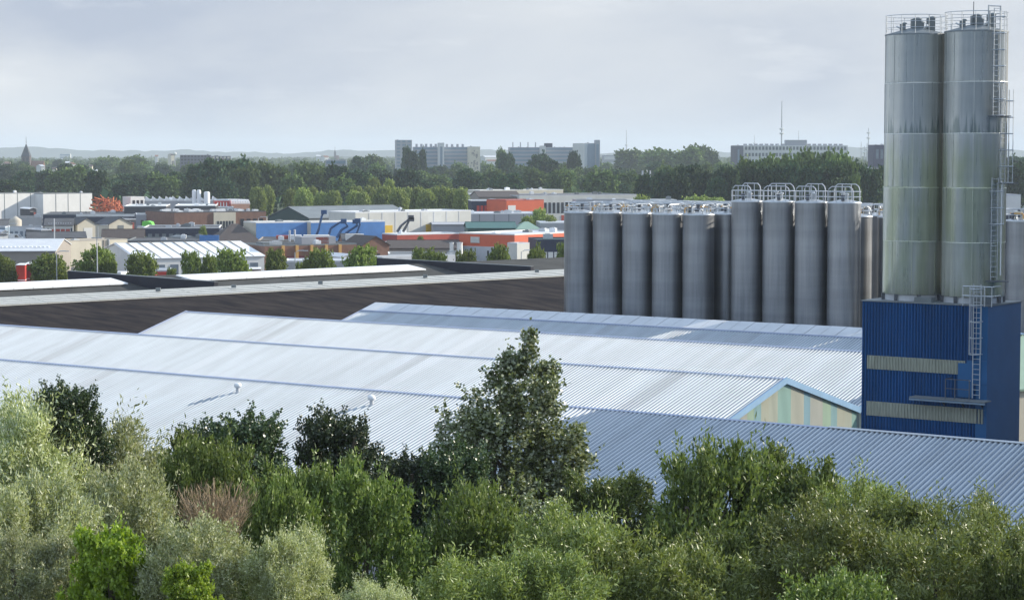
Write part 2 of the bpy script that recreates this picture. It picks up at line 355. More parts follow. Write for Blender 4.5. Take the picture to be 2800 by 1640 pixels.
for k, (t, s0, s1, rz) in enumerate(HALLS):
    hl = thing('corrugated_hall', hlabels[k], 'hall', uv((s0+s1)/2, t), 'parallel white corrugated halls'); halls.append(hl)
    dn = 14.0 if k == 0 else HW if k < 3 else 9.6
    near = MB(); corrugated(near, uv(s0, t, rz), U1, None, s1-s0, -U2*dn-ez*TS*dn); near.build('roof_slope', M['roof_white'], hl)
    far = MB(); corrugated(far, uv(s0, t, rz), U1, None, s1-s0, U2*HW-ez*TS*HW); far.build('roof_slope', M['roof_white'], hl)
    for q, (sa, sb) in enumerate(((s0, (s0+s1)*.5), ((s0+s1)*.5, s1)) if k else ((s0, 56.5), (56.5, s1))):
        cap = MB(); lift = .09+(.05 if (k == 0 and q == 0) else 0)
        a = uv(sa, t, rz+lift)
        for sgn in (-1, 1):
            wd = .17
            cap.prism([a, a+U2*sgn*wd-ez*TS*wd, a+U2*sgn*wd-ez*(TS*wd+.03), a-ez*.03], U1*(sb-sa-.02))
        cap.build('ridge_cap', M['ridge_cap'] if k else M['lgrey'] if q == 0 else M['ridge_cap'], hl)
    if k == 3:                     # raised flat sheets along the ridge, each sheet a piece
        base = None; n = 46; step = (s1-s0)/n; v = -U2*2.2-ez*TS*2.2
        nrm = np.cross(U1, v); nrm /= np.linalg.norm(nrm); nrm = nrm if nrm[2] > 0 else -nrm
        for i in range(n):
            pn = MB(); o = uv(s0+i*step+.03, t, rz)+nrm*.12-U2*.02
            pn.box(o, U1*(step-.06), v, nrm*(.03+.012*(i % 2))); pn.build('ridge_sheet', M['lgrey'], hl)
        st = MB(); st.box(uv(s0, t, rz)+v*1.01+nrm*.02, U1*(s1-s0), v/np.linalg.norm(v)*.10, nrm*.14); st.build('ridge_step', M['ridge_cap'], hl)
    # walls
    wl = MB(); ze = rz-TS*HW
    wl.quad(uv(s0, t-dn+.2, 0), uv(s1, t-dn+.2, 0), uv(s1, t-dn+.2, rz-TS*dn-.05), uv(s0, t-dn+.2, rz-TS*dn-.05))
    wl.quad(uv(s0, t+HW-.2, 0), uv(s1, t+HW-.2, 0), uv(s1, t+HW-.2, ze-.05), uv(s0, t+HW-.2, ze-.05))
    wl.poly([uv(s1-.2, t-dn, 0), uv(s1-.2, t+HW, 0), uv(s1-.2, t+HW, ze-.06), uv(s1-.2, t, rz-.06), uv(s1-.2, t-dn, rz-TS*dn-.06)])
    if k == 0: wl.poly([uv(s0+.2, t-dn, 0), uv(s0+.2, t+HW, 0), uv(s0+.2, t+HW, ze-.06), uv(s0+.2, t, rz-.06), uv(s0+.2, t-dn, rz-TS*dn-.06)])
    wl.build('wall', M['grey'], hl)
    # verge trims
    for (ss, off) in ((s0, -.12), (s1, .02)):
        for sgn, dd in ((-1, dn), (1, HW)):
            tr = MB(); a = uv(ss+off, t, rz+.13)
            tr.prism([a, a+U2*sgn*dd-ez*TS*dd, a+U2*sgn*dd-ez*(TS*dd+.42), a-ez*.42], U1*.10)
            tr.build('verge_trim', M['trim_blue'] if ss == s0 else M['ridge_cap'], hl)
    if k in (1, 2, 3):             # gable wall built of coloured corrugated panels
        pal = [(.54, .57, .47), (.36, .56, .50), (.56, .57, .48), (.30, .49, .56), (.55, .56, .50), (.44, .59, .45), (.33, .53, .55), (.56, .57, .46)]
        x = -dn; i = 0; rg = random.Random(k*5+1)
        while x < HW-.05:
            wv = min(rg.choice((.9, .9, 1.8, 1.2, 1.0)), HW-x)
            c = pal[i % len(pal)]
            mm = mat('gable_panel_%d' % (pal.index(c)), c, .6, 0, .08, 1, stretch=(1, 1, .2))
            pn = MB(); nr = int(round(wv/.15)); st_ = wv/nr
            for r_ in range(nr):
                t0 = x+r_*st_; t1 = t0+st_*.5; t2 = t0+st_
                for (ta, tb, dp) in ((t0, t1, 0), (t1, t2, .04)):
                    za, zb = rz-TS*abs(ta)-.1, rz-TS*abs(tb)-.1
                    pn.quad(uv(s0+.12-dp, t+ta, 0), uv(s0+.12-dp, t+tb, 0), uv(s0+.12-dp, t+tb, zb), uv(s0+.12-dp, t+ta, za))
                pn.quad(uv(s0+.12, t+t1, 0), uv(s0+.08, t+t1, 0), uv(s0+.08, t+t1, rz-TS*abs(t1)-.1), uv(s0+.12, t+t1, rz-TS*abs(t1)-.1))
            pn.build('wall_panel', mm, hl); x += wv; i += 1
# roof vents on the nearest roof
def roof_vent(x, y, label):
    o_, nz = HALLS[0][0], None
    r = ray(x, y); # intersect plane z = RZ - TS*(t0 - p.U2)
    nrm = ez-TS*U2; c = RZ-TS*HALLS[0][0]; s = (c-nrm@np.array([0, 0, H]))/(nrm@r); p = r*s+np.array([0, 0, H])
    v = thing('roof_vent', label, 'roof vent', p, 'pale vents on the nearest roof')
    MB().lathe(p, [(.12, -.1), (.12, .36)], 14).build('pipe', M['lgrey'], v, True)
    MB().lathe(p, [(0.0, .66), (.16, .64), (.25, .55), (.25, .38), (.15, .32), (0, .32)], 16).build('cowl', M['skylight'], v, True)
    MB().cbox(p+ez*.0, .42, .42, .06).build('flashing', M['lgrey'], v)
roof_vent(650, 1073, 'round white vent on the nearest corrugated roof, above the dark bushy tree')
roof_vent(1016, 1108, 'round white vent on the nearest corrugated roof, close left of the tall poplar')

# ---------------------------------------------------------------- dark building with long ridge lights
D0 = on_z(0, 817, 11.5); D1 = on_z(1548, 739, 11.5); WD = D1-D0; WD /= np.linalg.norm(WD); ND = np.array([WD[1], -WD[0], 0])
if ND[1] > 0: ND = -ND
def dk(a, b, z): return D0+WD*a+ND*b+ez*(z-11.5)     # a along ridge, b toward camera side
dkb = thing('dark_roofed_warehouse', 'long warehouse with near-black pitched roof and pale band along its ridge', 'warehouse', dk(40, 0, 0))
A0, A1, ts = -45, 125, .115
MB().box(dk(A0, 0, 11.5), WD*(A1-A0), ND*29-ez*29*ts, -ez*.25).build('roof_slope', M['bitumen'], dkb)
MB().box(dk(A0, -.01, 11.45), WD*(A1-A0), -ND*11-ez*11*ts, -ez*.25).build('roof_slope', M['bitumen_g'], dkb)
MB().box(dk(A0, -22, 11.7), WD*(A1-A0), ND*11-ez*11*.12, -ez*.25).build('roof_slope', M['bitumen_g'], dkb)
MB().box(dk(A0, -22.01, 11.7), WD*(A1-A0), -ND*9-ez*9*.1, -ez*.25).build('roof_slope', M['bitumen_g'], dkb)
MB().box(dk(A0, 28.5, 0), WD*(A1-A0), -ND*.3, ez*8.0).box(dk(A0, -31, 0), WD*(A1-A0), ND*.3, ez*10.6).build('wall', M['dgrey'], dkb)
nr = 85; stp = (A1-A0)/nr
for i in range(nr):                # pale ridge sheets, one by one
    b = MB(); b.box(dk(A0+i*stp+.02, .0, 11.55), WD*(stp-.04), ND*4.1-ez*4.1*ts, ez*(.10+.015*(i % 3 == 0)))
    b.build('ridge_light', M['cream_band'], dkb)
for j in range(5):
    MB().box(dk(A0, .1+j*.98, 11.66-j*.98*ts), WD*(A1-A0), ND*.09, ez*.035).build('glazing_bar', M['mgrey'], dkb)
def along_of(x, y, z):
    p = on_z(x, y, z)-D0; return p@WD, p@ND
a_e = along_of(385, 770, 11.6)[0]; a_s2 = along_of(540, 760, 11.6)[0]; a_e2 = along_of(1170, 730, 11.6)[0]
for (sa, sb) in ((A0, a_e), (a_s2, a_e2)):
    n = max(3, int((sb-sa)/2.4)); st_ = (sb-sa)/n
    for i in range(n):
        MB().box(dk(sa+i*st_+.03, -20.2, 11.62), WD*(st_-.06), ND*3.6-ez*3.6*.12, ez*.16).build('rooflight', M['skylight'], dkb)
for (x_, y_, ln_) in ((500, 783, 20), (1385, 742, 24)):
    a_, b_ = along_of(x_, y_, 11.3)
    MB().box(dk(a_, -31.5, 10.2), WD*.5, ND*(31.5-1.5), ez*1.85).build('fire_wall', M['parapet'], dkb)
    MB().box(dk(a_, -31.5, 12.05), WD*.5, ND*(31.5-1.5), ez*.06).build('wall_coping', M['mgrey'], dkb)
for i, a_ in enumerate((18, 27, 38, 55, 72)):
    MB().cbox(dk(a_, 1.2+i % 3, 11.75), .5, .35, .35).build('roof_hatch', M['mgrey'], dkb)

# ---------------------------------------------------------------- blue tower
BX0, BX1, BT0, BT1, BZ = 52.7, 60.8, 118.8, 123.5, 17.15
bt = thing('blue_tower_building', 'tall dark blue corrugated tower building under the two big steel silos', 'building', uv(56.7, 121, 0))
def ribbed(name, s0, s1, z0, z1, m, par, pitch=.2, dep=.045, base=0.0, t=BT0):
    mb = MB(); n = int(round((s1-s0)/pitch)); st_ = (s1-s0)/n
    for k in range(n):
        a, b_, c, d, e_ = [s0+st_*(k+q) for q in (0, .45, .55, .9, 1)]
        for (p, q, dp, dq) in ((a, b_, 0, 0), (b_, c, 0, dep), (c, d, dep, dep), (d, e_, dep, 0)):
            mb.quad(uv(p, t-base-dp, z0), uv(q, t-base-dq, z0), uv(q, t-base-dq, z1), uv(p, t-base-dp, z1))
    return mb.build(name, m, par)
def zfront(x, y):                    # height on the front plane of the tower
    r = ray(x, y); s = BT0/(r@U2); p = r*s+np.array([0, 0, H]); return p@U1, p[2]
MB().box(uv(BX0, BT0, 0), U1*(BX1-BX0), U2*(BT1-BT0), ez*(BZ-.02)).build('wall', M['blue2'], bt)
ribbed('front_cladding', BX0+.7, BX1, 0, BZ, M['blue'], bt, .2)
MB().box(uv(BX0, BT0-.05, 0), U1*.7, U2*.045, ez*BZ).build('corner_panel', M['blue2'], bt)
s_a, zt1 = zfront(2372, 970); s_b, zb1 = zfront(2372, 1007); s_c, _ = zfront(2640, 985)
ribbed('translucent_strip', s_c, s_a, zb1, zt1, M['strip'], bt, .2, .045, .05)
_, zt2 = zfront(2372, 1095); _, zb2 = zfront(2372, 1134); s_d, _ = zfront(2693, 1120)
ribbed('translucent_strip', s_d, s_a, zb2, zt2, M['strip'], bt, .2, .045, .05)
MB().box(uv(BX0-.06, BT0-.08, BZ), U1*(BX1-BX0+.12), U2*(BT1-BT0+.14), ez*.07).build('roof', M['mgrey'], bt)
MB().box(uv(s_d-.15, BT0-.12, zt1-1.3), U1*1.25, U2*.07, ez*1.35).build('flat_panel', M['blue2'], bt)
# small balcony, door frame
sB0, zB = zfront(2505, 1076); sB1, _ = zfront(2712, 1087)
MB().box(uv(sB1, BT0-.95, zB-.15), U1*(sB0-sB1), U2*.88, ez*.07).build('balcony_floor', M['mgrey'], bt)
MB().box(uv(sB1, BT0-.97, zB-.28), U1*(sB0-sB1), U2*.05, ez*.10).build('balcony_edge', M['conc_b'], bt)
rail = MB()
for s_ in (sB1+1.0, sB1+1.9, sB1+2.5): rail.tube([uv(s_, BT0-.92, zB-.1), uv(s_, BT0-.92, zB+1.1)], .03, 5)
for zz in (.55, 1.1): rail.tube([uv(sB1+1.0, BT0-.92, zB+zz), uv(sB1+2.5, BT0-.92, zB+zz)], .025, 5)
rail.tube([uv(sB1+2.5, BT0-.92, zB+1.1), uv(sB1+2.5, BT0, zB+1.1)], .025, 5)
rail.build('railing', M['galv_d'], bt)
dr = MB().box(uv(sB1+1.2, BT0-.10, zB), U1*.9, U2*.05, ez*2.0).build('door', M['blue2'], bt)
MB().cbox(uv(sB1+1.35, BT0-.13, zB+1.0), .12, .06, .05).build('handle', M['galv'], dr)
for zz in range(3): MB().prism([uv(sB1+.5+zz*1.2, BT0-.05, zB-.15), uv(sB1+.5+zz*1.2, BT0-.8, zB-.15), uv(sB1+.5+zz*1.2, BT0-.05, zB-.6)], U1*.05).build('bracket', M['galv_d'], bt)
# downpipe
px_, pz = None, None
pp = uv(BX0-.12, 120.6, 0)
dp = at(2729, 1100, 128.5); MB().tube([np.array([dp[0], dp[1]-.0, 0]), np.array([dp[0], dp[1], dp[2]-.2]), dp+np.array([-.15, .1, .1]), dp+np.array([-.35, .25, .1])], .10, 8).build('downpipe', M['galv'], bt)
# ladder with safety cage: generic
def caged_ladder(base, outd, side, z0, z1, parent, cage=(None, None), w=.45, hoop=.35, rr=.022, m=None):
    m = m or M['galv']; lad = MB()
    b0 = np.array(base, float); o = np.array(outd, float); s_ = np.array(side, float)
    for q in (-1, 1): lad.tube([b0+s_*q*w/2+ez*z0, b0+s_*q*w/2+ez*z1], .032, 5)
    z = z0+.2
    while z < z1: lad.tube([b0-s_*w/2+ez*z, b0+s_*w/2+ez*z], .018, 4); z += .3
    l_ = lad.build('ladder', m, parent)
    if cage[0] is not None:
        z = cage[0]; hp = MB()
        def arc(zz): return [b0+s_*.36*cos(a)+o*(.72*sin(a) if True else 0)+ez*zz for a in np.linspace(0, pi, 9)]
        while z <= cage[1]+.01: hp.tube(arc(z), rr+.008, 4); z += .95
        for a in np.linspace(.25, pi-.25, 5):
            p = b0+s_*.36*cos(a)+o*.72*sin(a); hp.tube([p+ez*cage[0], p+ez*cage[1]], rr*.8, 4)
        hp.build('safety_cage', m, parent)
    return l_
lx, lz = zfront(2672, 790); lb = uv(zfront(2676, 900)[0], BT0-.25)
caged_ladder(lb, -U2, U1, zB, BZ+1.3, bt, (zB+2.6, BZ+1.2))
tr = MB()
for q in (0, 1):
    tr.tube([lb+U1*(q*.9-.45)-U2*.0+ez*BZ, lb+U1*(q*.9-.45)+ez*(BZ+1.15)], .04, 5)
for zz in (.6, 1.15):
    tr.tube([lb+U1*.9+ez*(BZ+zz), lb-U1*.9+ez*(BZ+zz)], .035, 5); tr.tube([lb-U1*.9+ez*(BZ+zz), lb-U1*.9+U2*1.2+ez*(BZ+zz)], .035, 5)
for q in (-.9, .9): tr.tube([lb+U1*q+ez*BZ, lb+U1*q+ez*(BZ+1.15)], .035, 5)
tr.build('roof_railing', M['galv'], bt)
# off to the side: more roof boxes on top of the tower
MB().box(uv(53.0, 119.1, BZ+.07), U1*.9, U2*.9, ez*.5).box(uv(56.4, 119.0, BZ+.07), U1*1.1, U2*.6, ez*.28).build('roof_box', M['mgrey'], bt)

# ---------------------------------------------------------------- big twin silos
def big_silo(s, t, ztop, label, ladder=False, mirror=1):
    c = uv(s, t, 0); so_ = thing('steel_silo', label, 'silo', c+ez*(BZ+.07), 'tall steel silos on towers'); Rr = 1.85
    zs = [BZ+.45, 20.8, 24.0, 27.2, 30.2, ztop]
    for i in range(len(zs)-1):
        r = Rr+(.012 if i % 2 else 0); z0, z1 = zs[i], zs[i+1]
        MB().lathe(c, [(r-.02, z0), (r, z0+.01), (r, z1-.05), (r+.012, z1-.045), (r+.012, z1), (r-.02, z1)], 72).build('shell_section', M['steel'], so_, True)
    MB().lathe(c, [(Rr-.1, BZ+.07), (Rr-.1, BZ+.45)], 40).build('skirt', M['lgrey'], so_)
    for a in np.linspace(0, 2*pi, 9)[:-1]:
        MB().cbox(c+np.array([cos(a), sin(a), 0])*(Rr-.02)+ez*(BZ+.27), .18, .18, .38).build('foot', M['galv_d'], so_)
    MB().lathe(c, [(Rr+.03, ztop-.03), (Rr+.03, ztop+.05), (Rr-.1, ztop+.08), (.5, ztop+.42), (0, ztop+.45)], 48).build('roof', M['mgrey'], so_, True)
    rl = MB()
    for zz, rr in ((1.15, .022), (.78, .016), (.42, .016)):
        rl.tube([c+np.array([cos(a)*(Rr-.02), sin(a)*(Rr-.02), ztop+zz]) for a in np.linspace(0, 2*pi, 41)], rr, 4, cap=False)
    rl.build('guard_rail', M['galv'], so_)
    for a in np.linspace(0, 2*pi, 15)[:-1]:
        MB().tube([c+np.array([cos(a)*(Rr-.02), sin(a)*(Rr-.02), ztop]), c+np.array([cos(a)*(Rr-.02), sin(a)*(Rr-.02), ztop+1.15])], .022, 4).build('rail_post', M['galv'], so_)
    for (dx, dy, w_, h_) in ((-.9, -.4, .3, .45), (-.1, -.3, .55, .75), (.75, -.5, .45, .8), (.3, .8, .5, .6)):
        MB().cbox(c+np.array([dx, dy, ztop+.2+h_/2]), w_, w_, h_).build('filter_box', M['mgrey'], so_)
        MB().lathe(c+np.array([dx+.1, dy, ztop+.2+h_]), [(w_*.55, 0), (w_*.4, .08), (0, .12)], 10).build('filter_cap', M['mgrey'], so_)
    for k_ in range(3):
        a = .9+k_*2.1; MB().tube([c+np.array([.8*cos(a), .8*sin(a), ztop+.35]), c+np.array([1.2*cos(a), 1.2*sin(a), ztop+.55])], .06, 6).build('hatch_arm', M['skylight'], so_)
    # weathering streaks: standing seams
    for a in (-pi/2-.25, -pi/2+.55, -pi/2-.95):
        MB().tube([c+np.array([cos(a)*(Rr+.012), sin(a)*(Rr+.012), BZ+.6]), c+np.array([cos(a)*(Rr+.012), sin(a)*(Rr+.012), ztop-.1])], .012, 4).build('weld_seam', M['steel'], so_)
    if ladder:
        def on(a, r): return c+np.array([sin(a)*r, -cos(a)*r, 0])
        def axes(a): return np.array([sin(a), -cos(a), 0]), np.array([cos(a), sin(a), 0])
        for (a, z0, z1, c0, c1) in ((R(24), 28.2, ztop+1.3, 28.2, ztop+1.1), (R(40), 24.3, 29.9, 24.3, 29.7), (R(24), 18.6, 24.6, 21.9, 24.3)):
            o_, s_ = axes(a); caged_ladder(on(a, Rr+.18), o_, s_, z0, z1, so_, (c0, c1), m=M['galv'])
            MB().box(on(a, Rr+.05)-s_*.5+ez*(z0-.06), s_*1.0, o_*.9, ez*.05).build('landing', M['galv_d'], so_)
        MB().tube([on(R(30), Rr+.5)+ez*18.9, on(R(30), Rr+.5)+ez*24.4], .035, 5).build('fall_rail', M['skylight'], so_)
        MB().tube([c+ez*ztop+np.array([-.3, -.6, .3]), c+ez*ztop+np.array([-.3, -.6, 1.75])], .025, 5).build('antenna', M['galv_d'], so_)
        gate = MB(); o_, s_ = axes(R(24)); p0 = on(R(24), Rr-.1)
        for q in (-.42, .42): gate.tube([p0+s_*q+ez*ztop, p0+s_*q+ez*(ztop+1.45)], .05, 6)
        gate.tube([p0-s_*.42+ez*(ztop+1.45), p0+s_*.42+ez*(ztop+1.45)], .05, 6); gate.build('ladder_gate', M['galv'], so_)
    return so_
zlt = float(at(2500, 93, 130.5)[2]); zrt = float(at(2665, 84, 128.2)[2])
big_silo(58.6, 121.15, zlt, 'left one of the two tall steel silos on the blue tower, without a ladder')
big_silo(54.75, 121.15, zrt, 'tall steel silo on the blue tower, with the caged ladder up its side', True)
# the neighbouring tower and its silos stand beyond the right edge and throw the shade seen on the nearest roof
tw = thing('neighbour_tower', 'further tall blue tower with silo beyond the right edge of the view', 'building', (48, 121, 0))
MB().box((41.5, 103, 0), (14, 0, 0), (0, 30, 0), (0, 0, 27)).build('wall', M['blue2'], tw)
MB().box((41.3, 102.8, 27), (14.4, 0, 0), (0, 30.4, 0), (0, 0, .3)).build('roof', M['mgrey'], tw)
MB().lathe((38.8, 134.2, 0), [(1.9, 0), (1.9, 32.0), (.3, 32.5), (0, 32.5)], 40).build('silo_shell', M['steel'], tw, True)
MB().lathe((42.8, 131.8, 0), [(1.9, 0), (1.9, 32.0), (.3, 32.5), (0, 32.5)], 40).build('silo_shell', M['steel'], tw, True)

# ---------------------------------------------------------------- rows of grey silos
SD = 3.06
def top_kit(c, ztop, par, tall, rg):
    Rr = SD/2; g = M['galv']
    for zz in (1.05, .55):
        MB().tube([c+np.array([cos(a)*Rr, sin(a)*Rr, ztop+zz]) for a in np.linspace(0, 2*pi, 21)], .028, 4, cap=False).build('rail', g, par)
    for a in np.linspace(0, 2*pi, 9)[:-1]:
        MB().tube([c+np.array([cos(a)*Rr, sin(a)*Rr, ztop]), c+np.array([cos(a)*Rr, sin(a)*Rr, ztop+1.05])], .028, 4).build('rail_post', g, par)
    for k in range(4):
        a = rg.uniform(0, 6.28); r = rg.uniform(.2, 1.0); p = c+np.array([cos(a)*r, sin(a)*r, ztop+.15])
        h = rg.uniform(.35, .8)
        MB().lathe(p, [(.16, 0), (.16, h), (.24, h), (.24, h+.12), (0, h+.18)], 8).build('vent', rg.choice((M['skylight'], g, M['galv_d'])), par)
    if not tall:
        for k in range(4):
            h = rg.uniform(.45, 1.25); yy = rg.uniform(-1, 1); x0 = rg.uniform(-1.4, -.2); x1 = x0+rg.uniform(.9, 2.4)
            MB().tube([c+np.array([x0, yy, ztop+.2]), c+np.array([x0, yy, ztop+h-.1]), c+np.array([x0+.1, yy, ztop+h]), c+np.array([x1, yy, ztop+h])], .07, 5).build('pipe', (M['skylight'], M['cream'], M['ycol'], M['skylight'])[k], par)
    for k in range(2 if tall else 1):
        y0 = -.75+k*1.2; ht = 1.5+.22*k if tall else .95; wd = 1.32 if tall else 1.2
        pts = [np.array([-wd, y0, .1]), np.array([-wd, y0, ht-.5]), np.array([-wd+.12, y0, ht-.2]), np.array([-wd+.4, y0, ht]), np.array([wd-.4, y0, ht]), np.array([wd-.12, y0, ht-.2]), np.array([wd, y0, ht-.5]), np.array([wd, y0, .1])]
        MB().tube([c+ez*ztop+p for p in pts], .05, 6).build('filling_pipe', M['lgrey'] if tall else g, par)
        if tall:
            for q in (-.5, .45): MB().tube([c+ez*ztop+np.array([q, y0, .1]), c+ez*ztop+np.array([q, y0, ht])], .045, 5).build('drop_pipe', g, par)
def grey_silo(kind):
    tall = kind == 'tall'; zt = {'tall': 21.45, 'short': 20.1}[kind]; rg = random.Random(4 if tall else 8)
    o = thing('grey_silo', 'x', 'silo', (0, 0, 0), 'rows of weathered grey silos'); c = np.zeros(3); Rr = SD/2
    prof = [(Rr-.03, 0)]
    for z in np.linspace(0, zt, 10)[1:]: prof += [(Rr-.002, z-.03), (Rr, z)]
    MB().lathe(c, prof, 48).build('shell', M['steel_dark'], o, True)
    MB().lathe(c, [(Rr+.05, zt-.05), (Rr+.07, zt+.06), (Rr-.1, zt+.1), (.4, zt+.30), (0, zt+.30)], 32).build('roof', M['galv'], o, True)
    top_kit(c, zt, o, tall, rg); return o
protoS, protoT = grey_silo('short'), grey_silo('tall')
T0 = 181.9; used = set()
def put_silo(kind, s, t, label, rz):
    pr = protoS if kind == 'short' else protoT
    p = uv(s, t)
    if kind not in used: used.add(kind); pr.location = tuple(p); pr.rotation_euler = (0, 0, rz); pr['label'] = label; return pr
    return copy_tree(pr, p, label, rz, 1, 'rows of weathered grey silos')
ords = ['leftmost', 'second', 'third', 'fourth', 'fifth']
for k in range(5): put_silo('short', 124.75-3.49*k, T0, ords[k]+' of the five shorter grey silos in the front row, counted from the left', .3*k)
for k in range(4): put_silo('tall', 105.35-3.43*k, T0, ords[k]+' of the four taller grey silos with white arched pipes, counted from the left', [0.15, .6, .2, .45][k]-1.1)
bl = 'mostly hidden grey silo in the %s row'
for row in range(1, 4):
    for k in range(9):
        s = 123.6-3.49*k; put_silo('short', s, T0+3.5*row, bl % ['', 'second', 'third', 'fourth'][row], k*.7+row)
for k in range(5): put_silo('tall', 73.8-3.49*k, T0, 'unseen tall grey silo added to shade the rear hall', 0)  # unseen extra silos, added to throw shade on the rear hall roof
for k in range(5): put_silo('short', 91.6-3.49*k, T0+(3.4 if k == 0 else .2), ['brown shaded grey silo between the tall group and the big steel silos'][0] if k == 0 else 'short grey silo right of the big steel silos', k*.5)

# ---------------------------------------------------------------- town buildings
def rotz(v, a): return np.array([v[0]*cos(a)-v[1]*sin(a), v[0]*sin(a)+v[1]*cos(a), 0])
FOOT = []
def free(p, m=1.0):
    for (C_, Rv, Bv, L_, D_) in FOOT:
        q = p-C_
        if -m < q@Rv < L_+m and -m < q@Bv < D_+m: return False
    return True
class B:
    """building: nearest corner at photo column xc, depth d; front face runs right to column xr; phi = turn of the front to the right"""
    def __init__(s, name, label, cat, xc, xr, d, ytop, phi, D, wall, roof='flat', roofm=None, cap=None, yr=None, group=None, z0=0.0, over=.25, xl=None, side=None):
        s.phi = R(phi); s.Rv = np.array([cos(s.phi), sin(s.phi), 0]); s.Bv = np.array([-sin(s.phi), cos(s.phi), 0]); s.Nv = -s.Bv
        kc, kr = (xc-1400)/F, (xr-1400)/F
        s.C = np.array([kc*d, d, 0.]); s.L = (kr*d-s.C[0])/(cos(s.phi)-kr*sin(s.phi)); s.D = D; s.d = d
        if xl is not None:           # side face runs left to column xl
            kl = (xl-1400)/F; s.D = (s.C[0]-kl*d)/(sin(s.phi)+kl*cos(s.phi)) if abs(sin(s.phi)+kl*cos(s.phi)) > .02 else D
            s.D = min(max(s.D, 3), 70)
        D = s.D
        s.z = max(2.2, zat(ytop, d)); s.z0 = z0; roofm = roofm or M['dgrey']; cap = cap or M['lgrey']
        s.t = thing(name, label, cat, s.C, group); z = s.z; FOOT.append((s.C, s.Rv, s.Bv, s.L, D))
        if roof == 'flat':
            MB().box(s.C+ez*z0, s.Rv*s.L, s.Bv*D, ez*(z-z0-.30)).build('wall', wall, s.t)
            MB().box(s.P(.2, .2, z-.3), s.Rv*(s.L-.4), s.Bv*(D-.4), ez*.06).build('roof', roofm, s.t)
            r = MB()
            for (a, b_, u_, v_) in ((0, 0, s.Rv*s.L, s.Bv*.3), (0, D-.3, s.Rv*s.L, s.Bv*.3), (0, .3, s.Rv*.3, s.Bv*(D-.6)), (s.L-.3, .3, s.Rv*.3, s.Bv*(D-.6))):
                r.box(s.P(a, b_, z-.3), u_, v_, ez*.3)
            r.build('parapet', cap, s.t)
            rc = random.Random(int(xc)*7+int(d)); nn = int(min(7, s.L*D/90))
            for q in range(nn):
                wx, wy, hh = rc.uniform(.6, 2.2), rc.uniform(.6, 2.0), rc.uniform(.3, 1.1)
                a_, b2 = rc.uniform(.05, .9)*s.L, rc.uniform(.08, .85)*D
                MB().box(s.P(a_, b2, z-.24), s.Rv*wx, s.Bv*wy, ez*hh).box(s.P(a_+wx*.2, b2+wy*.2, z-.24+hh), s.Rv*wx*.5, s.Bv*wy*.5, ez*.15).build('roof_unit', rc.choice((M['lgrey'], M['skylight'], M['mgrey'], M['galv'])), s.t)
        elif roof == 'ridge':        # ridge parallel to the front
            zr = zat(yr, d+D/2*cos(s.phi)) if yr else z+D*.12; s.zr = zr; o = over
            w_ = MB(); w_.box(s.C+ez*z0, s.Rv*s.L, s.Bv*D, ez*(z-z0)); w_.build('wall', wall, s.t)
            for q in (0, s.L-.15):
                MB().prism([s.P(q, 0, z), s.P(q, D, z), s.P(q, D/2, zr-.05)], s.Rv*.15).build('gable', side or wall, s.t)
            sl = (zr-z)/(D/2)
            MB().prism([s.P(-o, -o, z-o*sl), s.P(-o, D/2, zr), s.P(-o, D/2, zr+.15), s.P(-o, -o, z-o*sl+.15)], s.Rv*(s.L+2*o)).build('roof_slope', roofm, s.t)
            MB().prism([s.P(-o, D+o, z-o*sl), s.P(-o, D/2+.01, zr), s.P(-o, D/2+.01, zr+.15), s.P(-o, D+o, z-o*sl+.15)], s.Rv*(s.L+2*o)).build('roof_slope', roofm, s.t)
            MB().box(s.P(-o, D/2-.25, zr+.12), s.Rv*(s.L+2*o), s.Bv*.5, ez*.08).build('ridge_cap', cap, s.t)
        elif roof == 'gable':        # gable end is the front
            zr = zat(yr, d); s.zr = zr; o = over
            MB().box(s.C+ez*z0, s.Rv*s.L, s.Bv*D, ez*(z-z0)).build('wall', wall, s.t)
            MB().prism([s.P(0, 0, z), s.P(s.L, 0, z), s.P(s.L/2, 0, zr-.05)], s.Bv*.2).build('gable', wall, s.t)
            for sg in (0, 1):
                e_ = -o if sg == 0 else s.L+o; sl = (zr-z)/(s.L/2)
                MB().prism([s.P(e_, -o, z-o*sl), s.P(s.L/2, -o, zr), s.P(s.L/2, -o, zr+.18), s.P(e_, -o, z-o*sl+.18)], s.Bv*(D+2*o)).build('roof_slope', roofm, s.t)
        elif roof == 'hip':
            zr = zat(yr, d+D/2); s.zr = zr; ins = min(s.L, D)*.42
            MB().box(s.C+ez*z0, s.Rv*s.L, s.Bv*D, ez*(z-z0)).build('wall', wall, s.t)
            a, b_, c, e_ = s.P(-.3, -.3, z), s.P(s.L+.3, -.3, z), s.P(s.L+.3, D+.3, z), s.P(-.3, D+.3, z); r1_, r2_ = s.P(ins, D/2, zr), s.P(s.L-ins, D/2, zr)
            mb = MB(); i = len(mb.v); mb.v += [a, b_, c, e_, r1_, r2_]; mb.f += [(0, 1, 5, 4), (1, 2, 5), (2, 3, 4, 5), (3, 0, 4), (3, 2, 1, 0)]; mb.build('roof', roofm, s.t)
    def P(s, a, b, z): return s.C+s.Rv*a+s.Bv*b+ez*z
